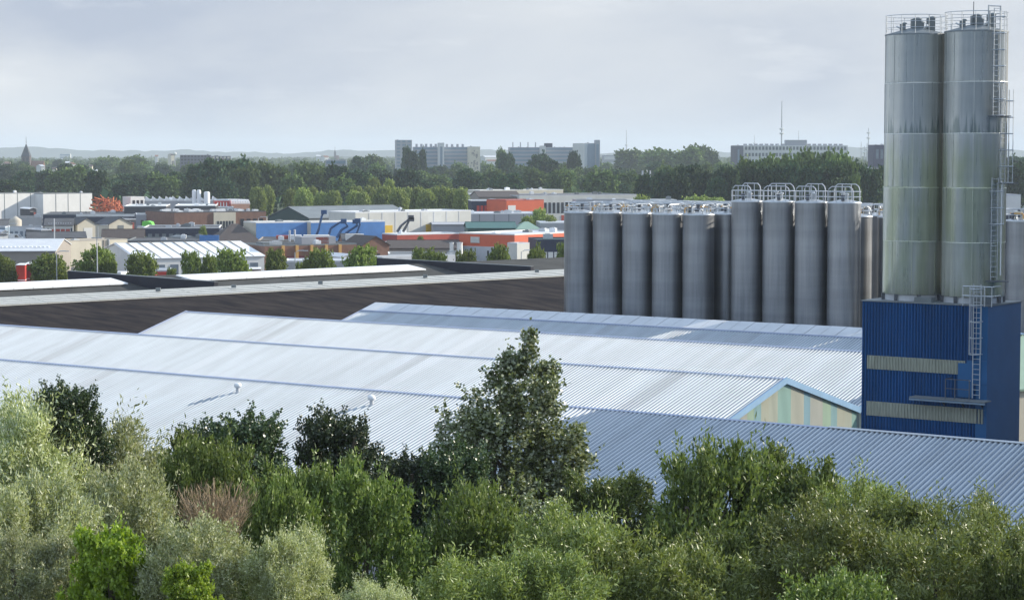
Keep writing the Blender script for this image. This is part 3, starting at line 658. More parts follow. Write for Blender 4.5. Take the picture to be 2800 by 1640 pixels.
    def win(s, f0, f1, n, za, zb, m=None, name='window', fill=.6, deep=.08, frame=None, sidef=False):
        """n openings between fractions f0..f1 of the front (or side), heights za..zb as fractions of the wall"""
        m = m or M['glass']; Ln = s.D if sidef else s.L
        w_ = Ln*(f1-f0)/n
        for k in range(n):
            a = Ln*f0+w_*(k+(1-fill)/2); z0_, z1_ = s.z0+(s.z-s.z0)*za, s.z0+(s.z-s.z0)*zb
            if sidef: o = s.P(-deep, a, z0_); wv, dv = s.Bv*w_*fill, s.Rv*(deep+.04)
            else: o = s.P(a, -deep, z0_); wv, dv = s.Rv*w_*fill, s.Bv*(deep+.04)
            wd = MB().box(o, wv, dv, ez*(z1_-z0_)).build(name, m, s.t)
            if frame:
                e_ = .12; on_ = -dv/np.linalg.norm(dv)*.03; wu = wv/np.linalg.norm(wv)
                MB().box(o+on_-wu*e_-ez*e_, wv+2*wu*e_, dv, ez*e_).box(o+on_-wu*e_+ez*(z1_-z0_), wv+2*wu*e_, dv, ez*e_).build('frame', frame, wd)
        return s
    def band(s, f0, f1, za, zb, m, name='fascia', deep=.12, sidef=False):
        return s.win(f0, f1, 1, za, zb, m, name, 1.0, deep, None, sidef)
    def roofbox(s, f, g, wx, wy, h, m, name='rooflight'):
        zz = s.z-.25
        if hasattr(s, 'zr'):
            gg = g if g < .5 else 1-g; zz = s.z+(s.zr-s.z)*gg*2+.1
        MB().box(s.P(s.L*f, s.D*g, zz), s.Rv*wx, s.Bv*wy, ez*h).build(name, m, s.t); return s
def seams(b, n, m=None, sidef=False):
    Ln = b.D if sidef else b.L
    for k in range(1, n):
        a = Ln*k/n
        if sidef: MB().box(b.P(-.06, a, b.z0), b.Rv*.1, b.Bv*.25, ez*(b.z-b.z0-.3)).build('panel_joint', m or M['mgrey'], b.t)
        else: MB().box(b.P(a, -.06, b.z0), b.Rv*.25, b.Bv*.1, ez*(b.z-b.z0-.3)).build('panel_joint', m or M['mgrey'], b.t)
def saw(b, n, h, m, depth=None, f0=0., f1=1.):
    """sawtooth rooflights"""
    w_ = b.L*(f1-f0)/n
    for k in range(n):
        a = b.L*f0+k*w_; D = depth or b.D
        MB().prism([b.P(a, 0, b.z-.1), b.P(a+w_*.92, 0, b.z-.1), b.P(a+w_*.15, 0, b.z-.1+h)], b.Bv*D).build('sawtooth_light', m, b.t)

# --- left
b = B('storage_hall', 'tall white windowless hall with grey joints, right half standing forward', 'hall', 119, 253, 880, 529, 42, 12, M['white'], 'flat', M['mgrey'], M['mgrey']); seams(b, 4)
b = B('storage_hall', 'tall white hall wall partly in diagonal shadow at the left edge', 'hall', -60, 119, 868, 529, 42, 12, M['white'], 'flat', M['mgrey'], M['mgrey']); seams(b, 5)
b = B('office_block', 'pale grey two-storey flat-roofed block at the left edge below the white hall', 'building', 47, 114, 720, 594, 15, 18, M['grey'], 'flat', M['dgrey'], M['grey'])
b = B('office_block', 'long low light grey block with flat roof, nearer than the white hall', 'building', 14, 116, 660, 622, 12, 12, M['lgrey'], 'flat', M['dgrey'], M['lgrey']); b.win(.1, .9, 6, .3, .7, M['glass_b'])
b = B('grey_shed', 'small blue-grey shed cut by the left edge', 'shed', -20, 14, 650, 620, 5, 10, M['conc_b'], 'flat', M['dgrey'])
MB().lathe(at(42, 596, 700)*np.array([1, 1, 0]), [(2.0, 0), (2.0, zat(602, 700)), (.4, zat(592, 700)), (0, zat(592, 700))], 16).build('round_tank', M['beige'], None, True, label='small round beige tank standing before the pale grey left block', category='tank')
b = B('beige_warehouse', 'beige windowless warehouse with a lower grey roofed wing to its left', 'warehouse', 150, 348, 500, 659, 44, 9, M['cream'], 'flat', M['taupe'], M['beige'])
b.win(.66, .68, 1, 0, .98, M['taupe'], 'downpipe', 1, .2).win(.72, .735, 1, .2, 1.0, M['galv'], 'flue', 1, .5)
b = B('low_hall', 'low hall with pale ribbed roof and taupe wall at the left edge', 'hall', -30, 150, 455, 688, 6, 34, M['taupe'], 'ridge', M['lgrey'], M['white'], yr=655)
for k in range(12): b.roofbox(.12+k*.065, .12, .5, 9, .3, M['skylight'], 'roof_rib')
b = B('pleated_hall', 'large white tent-like hall with diagonal roof folds behind the street trees', 'hall', 372, 722, 452, 708, 26, 32, M['white'], 'ridge', M['skylight'], M['white'], yr=667)
for k in range(11):
    f = k/11*b.L; MB().prism([b.P(f, -.2, b.z+.05), b.P(f+.22, -.2, b.z+.05), b.P(f+.22, b.D/2, b.zr+.2), b.P(f, b.D/2, b.zr+.2)], ez*.12).build('roof_fold', M['taupe'] if k else M['lgrey'], b.t)
b.win(.03, .97, 9, .1, .7, M['glass_b'])
b = B('white_cabin', 'small white wall below the tent-like hall, red frame before it', 'building', 395, 470, 425, 738, 10, 8, M['white'], 'flat', M['lgrey'])
b.band(.05, .95, .5, .9, M['red'])
# dark roofs with ribs
b = B('dark_roof_house', 'low dark-roofed works with a row of pale roof ribs, left of the two white gables', 'workshop', 122, 200, 640, 617, 10, 16, M['offwhite'], 'ridge', M['dgrey'], M['dgrey'], yr=598); b.win(.2, .9, 4, .35, .8, M['redc'], 'shop_panel', .8); b.win(.08, .16, 1, .3, .85); b.win(.9, .98, 1, .3, .85)
for k in range(10): b.roofbox(.12+k*.085, .10, .35, 5, .2, M['lgrey'], 'roof_rib')
b = B('dark_shed', 'wide flat dark shed with long white eave behind the white gables', 'shed', 118, 368, 790, 586, 8, 34, M['navy'], 'flat', M['dgrey'], M['mgrey'])
b.band(.36, 1.0, .78, 1.0, M['white'])
b = B('gable_house', 'left one of the two cream gable sheds, with a pale door', 'shed', 212, 264, 645, 614, 36, 8, M['cream'], 'gable', M['dgrey'], yr=598); b.win(.3, .8, 1, 0, .8, M['white'], 'door', .9)
b = B('gable_house', 'right one of the two cream gable sheds, with a dark grey door', 'shed', 298, 362, 630, 614, 36, 9, M['cream'], 'gable', M['dgrey'], yr=597); b.win(.36, .64, 1, 0, .95, M['mgrey'], 'door', .9)
b = B('slate_house', 'dark slate-roofed house below the right cream gable shed', 'house', 278, 392, 560, 652, 8, 12, M['white'], 'ridge', M['tile'], M['tile'], yr=628); b.win(.1, .9, 4, .3, .8)
b = B('slate_house', 'small dark pitched roof in front of the pale grey left block', 'house', 75, 235, 560, 652, 14, 12, M['taupe'], 'ridge', M['dgrey'], M['mgrey'], yr=636)
b = B('grey_works', 'blue-grey flat building right of the lime green cover', 'workshop', 372, 476, 760, 586, 10, 20, M['conc'], 'flat', M['mgrey'], M['lgrey']); b.win(.1, .95, 7, .2, .6)
MB().prism([at(387, 621, 700), at(418, 620, 700), at(413, 608, 700), at(404, 605, 700), at(389, 606, 700)], (0, 5, 0)).build('container_cover', M['lime'], None, label='lime green covered container between the cream gables and the navy shed', category='container')
b = B('navy_shed', 'long navy-fronted shed with thin white eave left of the dark pyramid roof', 'shed', 392, 600, 600, 622, 6, 22, M['navy'], 'flat', M['dgrey'], M['white']); b.win(.04, .5, 5, .2, .7, M['mgrey'])
b = B('low_dark_roofs', 'low dark flat roofs in front of the navy shed', 'workshop', 345, 560, 540, 657, 4, 22, M['dgrey'], 'flat', M['dgrey'], M['mgrey'])
b = B('blue_hoarding', 'bright blue panelled hoarding beside the navy shed', 'hoarding', 545, 598, 540, 644, 6, 2, M['sky_blue'], 'flat', M['sky_blue'], M['sky_blue'])
b = B('pyramid_roof_hall', 'brown-black tiled hall with broad sloping roof, left of the long blue roof', 'hall', 585, 715, 545, 664, 10, 30, M['brick'], 'hip', M['tile'], yr=612)
# brick long works
b = B('brick_works', 'long brown brick works with dark roof dotted by white rooflights', 'works', 477, 728, 735, 580, 28, 30, M['brick'], 'flat', M['dgrey'], M['dgrey']); b.win(.42, .66, 1, 0.0, .95, M['cream'], 'pale_bay', 1, .4).win(.45, .64, 6, .1, .5, M['glass'], 'window', .6, .5).win(.7, .98, 4, .2, .6)
rg = random.Random(5)
for k in range(22): b.roofbox(.03+.94*k/22, rg.uniform(.05, .8), 1.6, 2.2, .7, M['skylight'])
b = B('white_works', 'white two-storey works with three dark windows beside the scrap heap', 'works', 358, 396, 850, 538, 36, 7, M['white'], 'flat', M['mgrey'], M['white']); b.win(.08, .95, 3, .45, .85)
b = B('grey_violet_works', 'long grey-violet works with white sawtooth roof behind three white tanks', 'works', 397, 600, 870, 548, 10, 26, M['conc'], 'flat', M['lgrey'], M['white']); saw(b, 11, 1.6, M['skylight'], 10)
b = B('red_works', 'small building with red and white stripes right of the white tanks', 'works', 588, 628, 830, 547, 10, 14, M['red'], 'flat', M['lgrey']); b.win(.1, .9, 4, .1, .9, M['white'], 'white_stripe', .35, .1)
b = B('brick_sawtooth_works', 'pale brick works with white sawtooth roof before the tall dark trees', 'works', 632, 686, 840, 556, 32, 12, M['pinkbrick'], 'flat', M['lgrey']); saw(b, 8, 1.5, M['skylight'], 14)
b = B('brick_sawtooth_works', 'low cream building in front of the pale brick sawtooth works', 'works', 600, 640, 800, 566, 10, 10, M['cream'], 'flat', M['lgrey']); b.win(.1, .9, 3, .3, .8)
b = B('low_white_roof', 'low works with wide white flat roof behind the brick works', 'works', 340, 455, 800, 563, 6, 30, M['dgrey'], 'flat', M['white'], M['white'])
b = B('low_white_roof', 'low works with white flat roof right behind the brick works', 'works', 478, 590, 800, 562, 6, 30, M['dgrey'], 'flat', M['white'], M['white'])
wl_ = ['left one of the three white tanks in front of the dark woods', 'middle one of the three white tanks in front of the dark woods', 'right one of the three white tanks, slightly lower']
for k, (x, yt) in enumerate(((531, 519), (544, 519), (566, 524))):
    p = at(x, 550, 860); p[2] = 0; tk = thing('white_tank', wl_[k], 'tank', p, 'white tanks'); r = 5.8/6000*860 if k < 2 else 8.2/6000*860; z = zat(yt, 860)
    MB().lathe(p, [(r, 0), (r, z-.4), (r*.6, z), (0, z)], 24).build('shell', M['silo_white'], tk, True); MB().lathe(p, [(r+.05, z*.5), (r+.05, z*.5+.15)], 24).build('band', M['lgrey'], tk)
# scrap heap: one thing, countless beams
rg = random.Random(12); sc_ = MB()
for k in range(150):
    u = rg.random(); x = 256+75*u; yb = 575; p = at(x, 572, 840+rg.uniform(-12, 12)); hmax = zat(533, 840)*(1-.5*abs(u-.35)); p[2] = rg.uniform(.2, 1)*hmax*.95
    d_ = np.array([rg.uniform(-1, 1), rg.uniform(-.5, .5), rg.uniform(-.2, 1.1)]); d_ /= np.linalg.norm(d_); l_ = rg.uniform(1.5, 4.5)
    sc_.tube([p-d_*l_/2, p+d_*l_/2], rg.uniform(.12, .35), 4)
hp = [at(x, 575, 840) for x in (250, 335)]
o = sc_.build('scrap_heap', M['rust'], None, kind='stuff', label='heap of rusty red steel beams right of the tall white hall', category='scrap')
base = MB(); c = at(293, 575, 842); c[2] = 0; base.lathe(c, [(7.2, 0), (5.5, 2.2), (2.5, 3.6), (0, 4)], 12).build('scrap_heap', M['rust'], None, kind='stuff', label='dense rusty core of the scrap heap', category='scrap')
# --- centre
b = B('green_gable_hall', 'big hall with slate-grey roof and dark green end wall', 'hall', 846, 1130, 640, 597, 38, 50, M['mgrey'], 'ridge', M['mgrey'], M['mgrey'], yr=566, xl=735, side=M['green'])
MB().box(b.P(-.08, 0, 0), b.Rv*.1, b.Bv*b.D, ez*b.z).build('side_cladding', M['green'], b.t)
b = B('white_long_warehouse', 'long off-white warehouse with two yellow doors', 'warehouse', 972, 1288, 600, 580, 36, 14, M['offwhite'], 'flat', M['lgrey'], M['skylight'])
b.win(.235, .31, 1, 0, .62, M['yellow'], 'yellow_door', 1, .2).win(.60, .67, 1, .15, .62, M['yellow'], 'yellow_door', 1, .2); seams(b, 9, M['lgrey'])
b = B('shaded_warehouse', 'blue-grey warehouse wall right of the yellow-door warehouse', 'warehouse', 1230, 1470, 650, 583, 4, 20, M['conc'], 'flat', M['lgrey'], M['skylight']); seams(b, 6, M['mgrey'])
b = B('low_grey_roof', 'low grey roof in front of the blue-grey warehouse wall', 'shed', 1184, 1285, 600, 615, 4, 16, M['conc'], 'ridge', M['conc'], M['lgrey'], yr=609)
b = B('teal_roof_shed', 'shed with dark teal curved roof above the orange building', 'shed', 1278, 1412, 570, 625, 4, 16, M['green2'], 'ridge', M['green2'], M['green2'], yr=608)
b = B('pale_green_roof_shed', 'pale green domed roof beside the teal roof', 'shed', 1412, 1478, 570, 627, 4, 14, M['pgreen'], 'hip', M['pgreen'], yr=606)
b = B('violet_grey_shed', 'flat violet-grey shed with white eave at the left edge of the grey silos', 'shed', 1478, 1600, 580, 608, 4, 14, M['conc'], 'flat', M['lgrey'], M['skylight'])
b = B('blue_roof_hall', 'long hall with mid-blue upper wall and cream lower wall, left section', 'hall', 700, 842, 555, 607, 30, 8, M['cream'], 'flat', M['white'], M['white']); b.band(0, 1, .42, .96, M['sky_blue']).win(.25, .98, 9, .28, .40, M['glass'], 'window', .6, .1).band(0, .35, 0, .2, M['dgrey'])
b = B('blue_roof_hall', 'long hall with mid-blue upper wall, right section behind the boom lifts', 'hall', 850, 1052, 560, 606, 30, 6, M['cream'], 'flat', M['white'], M['white']); b.band(0, 1, .42, .96, M['sky_blue']).win(.1, .98, 11, .28, .40, M['glass'], 'window', .6, .1)
b = B('small_grey_works', 'clutter of low flat roofs in front of the blue-walled hall', 'works', 705, 880, 505, 657, 4, 22, M['taupe'], 'flat', M['dgrey'], M['taupe']); b.win(.3, .9, 7, .5, .9)
b.roofbox(.7, .2, 6, 4, 1.2, M['offwhite'], 'roof_unit').roofbox(.25, .6, 4, 3, .8, M['redc'], 'roof_unit').roofbox(.45, .5, 3, 3, 1.0, M['skylight'], 'roof_unit')
b = B('brick_shop', 'brown brick shop row with ochre columns and grey flat roof', 'shop', 724, 975, 468, 670, 27, 14, M['brick'], 'flat', M['dgrey'], M['mgrey']); b.win(.2, .78, 4, .25, .62, M['maroon'], 'dark_bay', .72, .1)
for fx in (.19, .34, .50, .66, .81): b.win(fx-.014, fx+.014, 1, 0, .97, M['ycol'], 'ochre_column', 1, .5)
b.roofbox(.5, .4, 8, 4, 1.6, M['conc'], 'roof_unit').roofbox(.66, .4, 3, 4, 1.5, M['redc'], 'roof_unit').roofbox(.1, .5, 5, 4, .5, M['mgrey'], 'roof_unit')
b = B('brick_gable_house', 'brown brick house with pointed gable right of the shop row', 'house', 990, 1064, 478, 672, 30, 10, M['brick'], 'gable', M['tile'], yr=648); b.win(.3, .7, 2, .4, .7, M['glass'], 'window', .5)
b = B('slate_wing', 'black slate roof left of the brick gable house with two dormers', 'house', 940, 990, 492, 668, 8, 18, M['brick'], 'ridge', M['dgrey'], M['dgrey'], yr=640)
for f in (.15, .65): b.roofbox(f, .12, 2.0, 2, 1.6, M['white'], 'dormer')
b = B('dark_long_roof', 'long dark roof between the brick gable and the orange building', 'workshop', 1062, 1258, 500, 680, 4, 20, M['taupe'], 'ridge', M['tile'], M['tile'], yr=658); b.win(.35, .95, 8, .3, .8, M['white'], 'window', .5)
b = B('dark_awning_works', 'flat dark canopy with white edge right of the brick gable', 'canopy', 1062, 1175, 440, 694, 4, 10, M['navy'], 'flat', M['dgrey'], M['white'])
b = B('pale_long_wall', 'long pale grey low building right behind the dark warehouse roof', 'building', 1045, 1245, 415, 702, 32, 5, M['lgrey'], 'flat', M['grey'], M['lgrey']); b.win(.03, .12, 1, .1, .9, M['redc'], 'salmon_panel', 1, .1)
b = B('pale_low_wall', 'low pale building with white roof between two street trees', 'building', 782, 962, 430, 712, 5, 9, M['grey'], 'flat', M['lgrey'], M['skylight'])
b = B('red_long_building', 'long brick-red building with white roof edge left of the orange corner building', 'building', 1086, 1262, 560, 640, 32, 8, M['redc'], 'flat', M['lgrey'], M['skylight']); b.win(.04, .22, 3, .1, .6, M['navy'], 'window', .5)
b = B('orange_corner_building', 'orange building with a dark red shaded left side and a white roof edge', 'building', 1407, 1600, 500, 640, 50, 40, M['orange'], 'flat', M['lgrey'], M['white'], xl=1255)
b.band(0, 1, 0, .55, M['offwhite'], 'white_wall', .15).band(0, 1, 0, .60, M['lgrey'], 'white_wall', .15, True).win(.05, .5, 6, .3, .48, M['glass'], 'window', .35, .25, None, True).win(.3, .55, 1, .0, .5, M['navy'], 'opening', 1, .3)
b.win(.62, .78, 1, .70, .88, M['offwhite'], 'sign_panel', 1, .2, None, True)
b = B('white_stair_block', 'white block with louvred base under the orange corner', 'building', 1414, 1448, 470, 664, 45, 3, M['offwhite'], 'flat', M['lgrey']); b.win(.1, .9, 5, .05, .3, M['grey'], 'louvre', .5, .1)
b = B('navy_canopy_building', 'navy building with white bays beside the leftmost grey silo', 'building', 1470, 1580, 480, 655, 8, 14, M['navy'], 'flat', M['green'], M['navy']); b.win(.1, .55, 3, .2, .62, M['white'], 'white_bay', .8)
b = B('container_block', 'black building with three orange-red doors beside the orange block', 'building', 1290, 1384, 700, 548, 6, 14, M['navy'], 'flat', M['lgrey'], M['white']); b.win(.13, .46, 3, .05, .85, M['red'], 'door', .7)
b = B('orange_block', 'bright orange block with a pale sign panel', 'building', 1385, 1487, 690, 547, 32, 12, M['orange'], 'flat', M['lgrey'], M['redc']); b.win(.04, .24, 1, .55, .85, M['white'], 'sign_panel', 1, .1)
b = B('long_grey_roof_works', 'very long works with dark grey roof, white windowed wall, before the woods', 'works', 1420, 1742, 790, 534, 26, 30, M['offwhite'], 'flat', M['dgrey'], M['lgrey']); b.win(.02, .95, 26, .4, .75); b.win(.35, .9, 1, .0, .33, M['redc'], 'red_wall', 1, .1)
b = B('low_brown_roofs', 'low violet-brown roofs above the black and orange blocks', 'works', 1310, 1425, 790, 540, 6, 36, M['taupe'], 'ridge', M['tile'], M['tile'], yr=524)
b = B('pale_roof_strip', 'row of pale and cream flat roofs in front of the woods', 'works', 1312, 1540, 930, 520, 30, 14, M['cream'], 'flat', M['white'], M['white']); b.win(.02, .98, 18, .2, .7, M['glass_b'])
b = B('grey_end_works', 'small light building left of the long grey roof', 'works', 1276, 1312, 860, 530, 5, 16, M['grey'], 'flat', M['white'], M['white'])
b = B('sawtooth_works', 'long works with a row of white sawtooth rooflights behind the grey silos', 'works', 1786, 2110, 850, 530, 5, 34, M['conc'], 'flat', M['mgrey'], M['lgrey']); saw(b, 17, 1.9, M['skylight'], 12)
b = B('small_grey_block', 'small grey block with a white end right of the sawtooth works', 'works', 1985, 2052, 900, 506, 5, 14, M['conc'], 'flat', M['lgrey']); b.win(.75, 1, 1, .2, 1, M['white'], 'white_end', 1, .2)
b = B('blue_lorry_shed', 'dark blue low shed behind the grey silo tops', 'shed', 1726, 1850, 640, 546, 5, 10, mat('deep_blue', (.02, .06, .28), .5), 'flat', M['lgrey'], M['white'])
b = B('grey_trailer_hall', 'pale blue-grey hall wall among the parked lorries', 'hall', 1575, 1722, 700, 546, 4, 12, M['conc'], 'flat', M['lgrey'], M['grey']); b.win(.02, .1, 1, 0, .9, M['white'], 'door', 1, .1); b.win(.7, .8, 1, 0, .9, M['white'], 'door', 1, .1)
b = B('far_brick_block', 'dark red-brick block between the woods and the big silos', 'building', 2352, 2440, 950, 460, 5, 14, mat('plum_brick', (.16, .08, .09), .9), 'flat', M['dgrey'], M['grey']); b.win(.05, .9, 6, .3, .8, M['glass'])
b = B('right_edge_block', 'white two-band block right of the big steel silos', 'building', 2745, 2790, 560, 532, 5, 12, M['white'], 'flat', M['lgrey']); b.band(0, 1, .55, .66, M['navy'])
b = B('right_edge_brick', 'red brick block with white base right of the big silos', 'building', 2752, 2800, 950, 474, 5, 14, M['brick'], 'flat', M['mgrey']); b.band(0, 1, 0, .35, M['lgrey'])
b = B('right_edge_hall', 'pale green and cream hall seen in the gap right of the blue tower', 'hall', 2776, 2900, 155, 1062, 30, 8, M['cream'], 'ridge', M['pgreen'], M['trim_blue'], yr=925)

rc_ = random.Random(41); made = 0
for tr_ in range(900):
    if made >= 46: break
    d = rc_.uniform(455, 860); x = rc_.uniform(-20, 1480); wx = rc_.uniform(14, 46)*520/d*1.1; D_ = rc_.uniform(7, 13); ph = R(32); h_ = rc_.uniform(2.8, 4.6)
    C_ = np.array([(x-1400)/F*d, d, 0.]); L_ = wx/F*d/cos(ph); Rv, Bv = np.array([cos(ph), sin(ph), 0]), np.array([-sin(ph), cos(ph), 0])
    if not all(free(C_+Rv*L_*a+Bv*D_*b_, 1.5) for a in (0, .33, .66, 1) for b_ in (0, .33, .66, 1)): continue
    cat_ = rc_.choice(('white', 'cream', 'brick', 'grey', 'dark', 'white')); wm = {'white': M['white'], 'cream': M['cream'], 'brick': M['pinkbrick'], 'grey': M['conc'], 'dark': M['dgrey']}[cat_]
    rf = rc_.choice(('flat', 'flat', 'ridge', 'gable')); yt = 420+(H-h_)/d*F
    b = B('small_workshop', 'small low %s workshop among the works' % cat_, 'workshop', x, x+wx, d, yt, 32, D_, wm, rf, rc_.choice((M['lgrey'], M['dgrey'], M['skylight'], M['tile'], M['mgrey'])), M['lgrey'], yr=yt-rc_.uniform(3, 7)*500/d*1.3, group='small workshops between the big sheds')
    b.win(.08, .5, rc_.randint(2, 4), .35, .75, M['glass'], 'window', .6, .08, M['white']).win(.6, .85, 1, 0, .7, rc_.choice((M['navy'], M['white'], M['redc'], M['sky_blue'])), 'door', .9)
    made += 1
# boom lifts (dark blue articulated arms)
def boom(x, y, d, pts, label, m):
    p = at(x, y, d); p[2] = 0; t_ = thing('boom_lift', label, 'boom lift', p, 'folded boom lifts in the yard')
    MB().cbox(p+ez*1.0, 2.4, 4.5, 1.0).build('chassis', m, t_)
    for q in (-1, 1):
        for r_ in (-1.4, 1.4): MB().tube([p+np.array([q*1.0, r_, .5]), p+np.array([q*1.35, r_, .5])], .5, 10).build('wheel', M['rubber'], t_)
    P_ = [at(a, b_, d) for a, b_ in pts]
    for i in range(len(P_)-1): MB().tube([P_[i], P_[i+1]], .34-.05*i, 5).build('arm', m, t_)
    MB().cbox(P_[-1], 1.4, .9, 1.0).build('basket', m, t_)
boom(868, 650, 540, ((862, 650), (872, 625), (880, 590), (886, 580)), 'dark blue boom lift with the tallest raised arm', M['steelblue'])
boom(900, 650, 542, ((897, 650), (905, 624), (926, 610), (940, 604)), 'dark blue boom lift second from the left, arm bent right', M['steelblue'])
boom(922, 650, 538, ((921, 650), (934, 628), (952, 618), (940, 606)), 'dark blue boom lift in the middle of the blue hall', M['steelblue'])
boom(940, 650, 536, ((938, 650), (950, 634), (978, 616), (972, 606)), 'dark blue boom lift with arm hooked back', M['steelblue'])
boom(962, 650, 534, ((962, 650), (975, 640), (985, 612), (978, 603)), 'dark blue boom lift nearest the white warehouse', M['steelblue'])
boom(1086, 634, 545, ((1086, 634), (1096, 618), (1110, 606), (1124, 594)), 'grey boom lift before the left yellow door', M['galv_d'])
boom(1102, 634, 545, ((1102, 634), (1110, 620), (1118, 604), (1125, 600)), 'grey boom lift close right of the other by the yellow door', M['galv_d'])
for i, (xp, yt, yb, dd, rr, lb_) in enumerate(((265, 652, 765, 370, .12, 'tall pale lamp post between the street trees at left'), (148, 600, 650, 560, .18, 'white post in front of the shop with red panel'), (1235, 665, 694, 440, .55, 'left white totem sign by the dark long roof'), (1257, 665, 692, 440, .8, 'right white totem sign by the orange building'), (792, 632, 668, 490, .3, 'left pale flue on the low roofs'), (806, 630, 668, 490, .3, 'right pale flue on the low roofs'), (2090, 450, 520, 800, .25, 'left thin pole in front of the right grove'), (2109, 450, 520, 800, .2, 'right thin pole in front of the right grove'), (1757, 468, 500, 900, .5, 'left white flagpole banner in front of the woods'), (1768, 466, 490, 900, .5, 'middle white flagpole banner in front of the woods'), (1778, 468, 482, 900, .4, 'right white flagpole banner in front of the woods'))):
    p = at(xp, yt, dd); q = p.copy(); q[2] = 0; t_ = thing('lamp_post' if i == 0 else 'post', lb_, 'lamp post' if i == 0 else 'post', q)
    MB().tube([q, p], rr, 8, rr*.7).build('pole', M['lgrey'] if i not in (2, 3) else M['white'], t_)
    if i == 0: MB().cbox(p+np.array([.0, 0, .1]), 1.8, .35, .18).build('lamp_head', M['galv'], t_)
    else: MB().lathe(p, [(rr*.8, 0), (rr*.8, .15), (0, .2)], 8).build('cap', M['lgrey'], t_)

for i in range(14):
    x = 40+i*108+rg.uniform(-20, 20); d = 386+rg.uniform(0, 6) if i % 2 else rg.uniform(470, 700); p = at(x, 600, d); p[2] = 0
    if not free(p, 1): continue
    t_ = thing('street_lamp', 'thin grey street lamp', 'street lamp', p, 'thin street lamps in the works area'); hh = 8.5
    MB().tube([p, p+ez*hh, p+ez*(hh+.3)+ex*.6, p+ez*(hh+.35)+ex*1.6], .09, 6).build('pole', M['galv'], t_); MB().cbox(p+ez*(hh+.3)+ex*1.9, .8, .3, .14).build('lamp_head', M['lgrey'], t_)
# containers
def container(x0, x1, d, z0, h, m, label, phi=6, letters=False, depth=6):
    k0, k1 = (x0-1400)/F*d, (x1-1400)/F*d; c = np.array([k0, d, z0]); rv = np.array([cos(R(phi)), sin(R(phi)), 0]); bv = np.array([-sin(R(phi)), cos(R(phi)), 0]); Lw = k1-k0
    t_ = thing('shipping_container', label, 'container', c, 'containers on the street side')
    MB().box(c, rv*Lw, bv*depth, ez*h).build('body', m, t_)
    n = max(4, int(Lw/.5))
    rb = MB()
    for k in range(n): rb.box(c+rv*(Lw*(k+.25)/n)-bv*.05+ez*.2, rv*(Lw/n*.5), bv*.1, ez*(h-.4))
    rb.build('side_ribs', m, t_)
    MB().box(c+ez*h-rv*.03-bv*.08, rv*(Lw+.06), bv*(depth+.1), ez*.12).build('roof', M['skylight'], t_)
    if letters:
        MB().box(c-bv*.08+rv*Lw*.55+ez*(h*.2), rv*1.9, bv*.04, ez*(h*.7)).build('sign_board', M['white'], t_)
        g = MB(); o_ = c-bv*.12+rv*(Lw*.55+.25)+ez*(h*.3); g.box(o_, rv*.22, bv*.04, ez*1.3).box(o_+ez*1.1, rv*.8, bv*.04, ez*.2).box(o_+ez*.6, rv*.8, bv*.04, ez*.2).box(o_+rv*.62+ez*.6, rv*.2, bv*.04, ez*.7)
        g.build('letter', M['navy'], t_)
container(42, 66, 405, 2.75, 2.65, M['red'], 'bright red container, upper one of the stack left of the big street tree'); container(42, 66, 405, 0, 2.6, M['red'], 'bright red container at the bottom of the left stack')
container(66, 112, 408, 2.85, 2.6, M['maroon'], 'maroon container with a white board lettered P behind the street tree', letters=True); container(66, 112, 408, 0, 2.7, M['maroon'], 'lower maroon container under the lettered one')
container(186, 236, 402, 1.6, 2.2, M['maroon'], 'dark red container left of the tall lamp post'); container(186, 236, 402, 0, 1.45, M['navy'], 'low navy container under the dark red one')
container(572, 592, 400, 1.2, 2.6, M['redc'], 'small brick-red container between two street trees'); container(1534, 1556, 395, 3.6, 2.4, M['red'], 'orange-red container touching the leftmost grey silo')
container(1446, 1470, 380, 3.4, 2.6, M['white'], 'white square cabin left of the leftmost grey silo'); container(1408, 1440, 384, 3.2, 1.6, M['conc_b'], 'blue-grey low container left of the white cabin')
container(1496, 1508, 378, 3.2, 3.4, M['cream'], 'narrow cream cabinet near the leftmost grey silo'); container(680, 712, 398, 1.0, 4.0, M['pinkbrick'], 'pink and white painted panel box right of the white pleated hall')
container(395, 424, 398, .5, 3.6, M['red'], 'red boxed trailer by the street trees', depth=3)

# vehicles
def van_proto(m, name='parked_van'):
    t_ = thing(name, 'x', 'van', (0, 0, 0))
    L_, W_, Hh = 5.4, 2.0, 2.3
    pf = [(0, .45), (L_, .45), (L_, 1.25), (L_-.9, 1.4), (L_-1.6, Hh), (0, Hh)]
    MB().prism([np.array([x-L_/2, -W_/2, z]) for x, z in pf], (0, W_, 0)).build('body', m, t_)
    MB().prism([np.array([x-L_/2, -W_/2-.02, z]) for x, z in ((L_-2.4, 1.4), (L_-1.15, 1.4), (L_-1.65, 2.1), (L_-2.4, 2.1))], (0, W_+.04, 0)).build('side_window', M['glass'], t_)
    MB().quad((L_/2-.88, -.85, 1.43), (L_/2-.88, .85, 1.43), (L_/2-1.56, .85, 2.25), (L_/2-1.56, -.85, 2.25)).build('windscreen', M['glass'], t_)
    for x in (-1.7, 1.7):
        for y in (-1, 1):
            wh = MB().tube([np.array([x, y*.82, .38]), np.array([x, y*1.02, .38])], .38, 12).build('wheel', M['rubber'], t_)
            MB().tube([np.array([x, y*1.0, .38]), np.array([x, y*1.04, .38])], .2, 8).build('rim', M['galv'], wh)
    return t_
vans = [van_proto(mat('van_white', (.78, .78, .78), .3, spec=.6)), van_proto(mat('van_silver', (.42, .44, .48), .3, .5)), van_proto(mat('car_dark', (.03, .035, .05), .25, spec=.7))]
rgv = random.Random(3); first = [True]*3
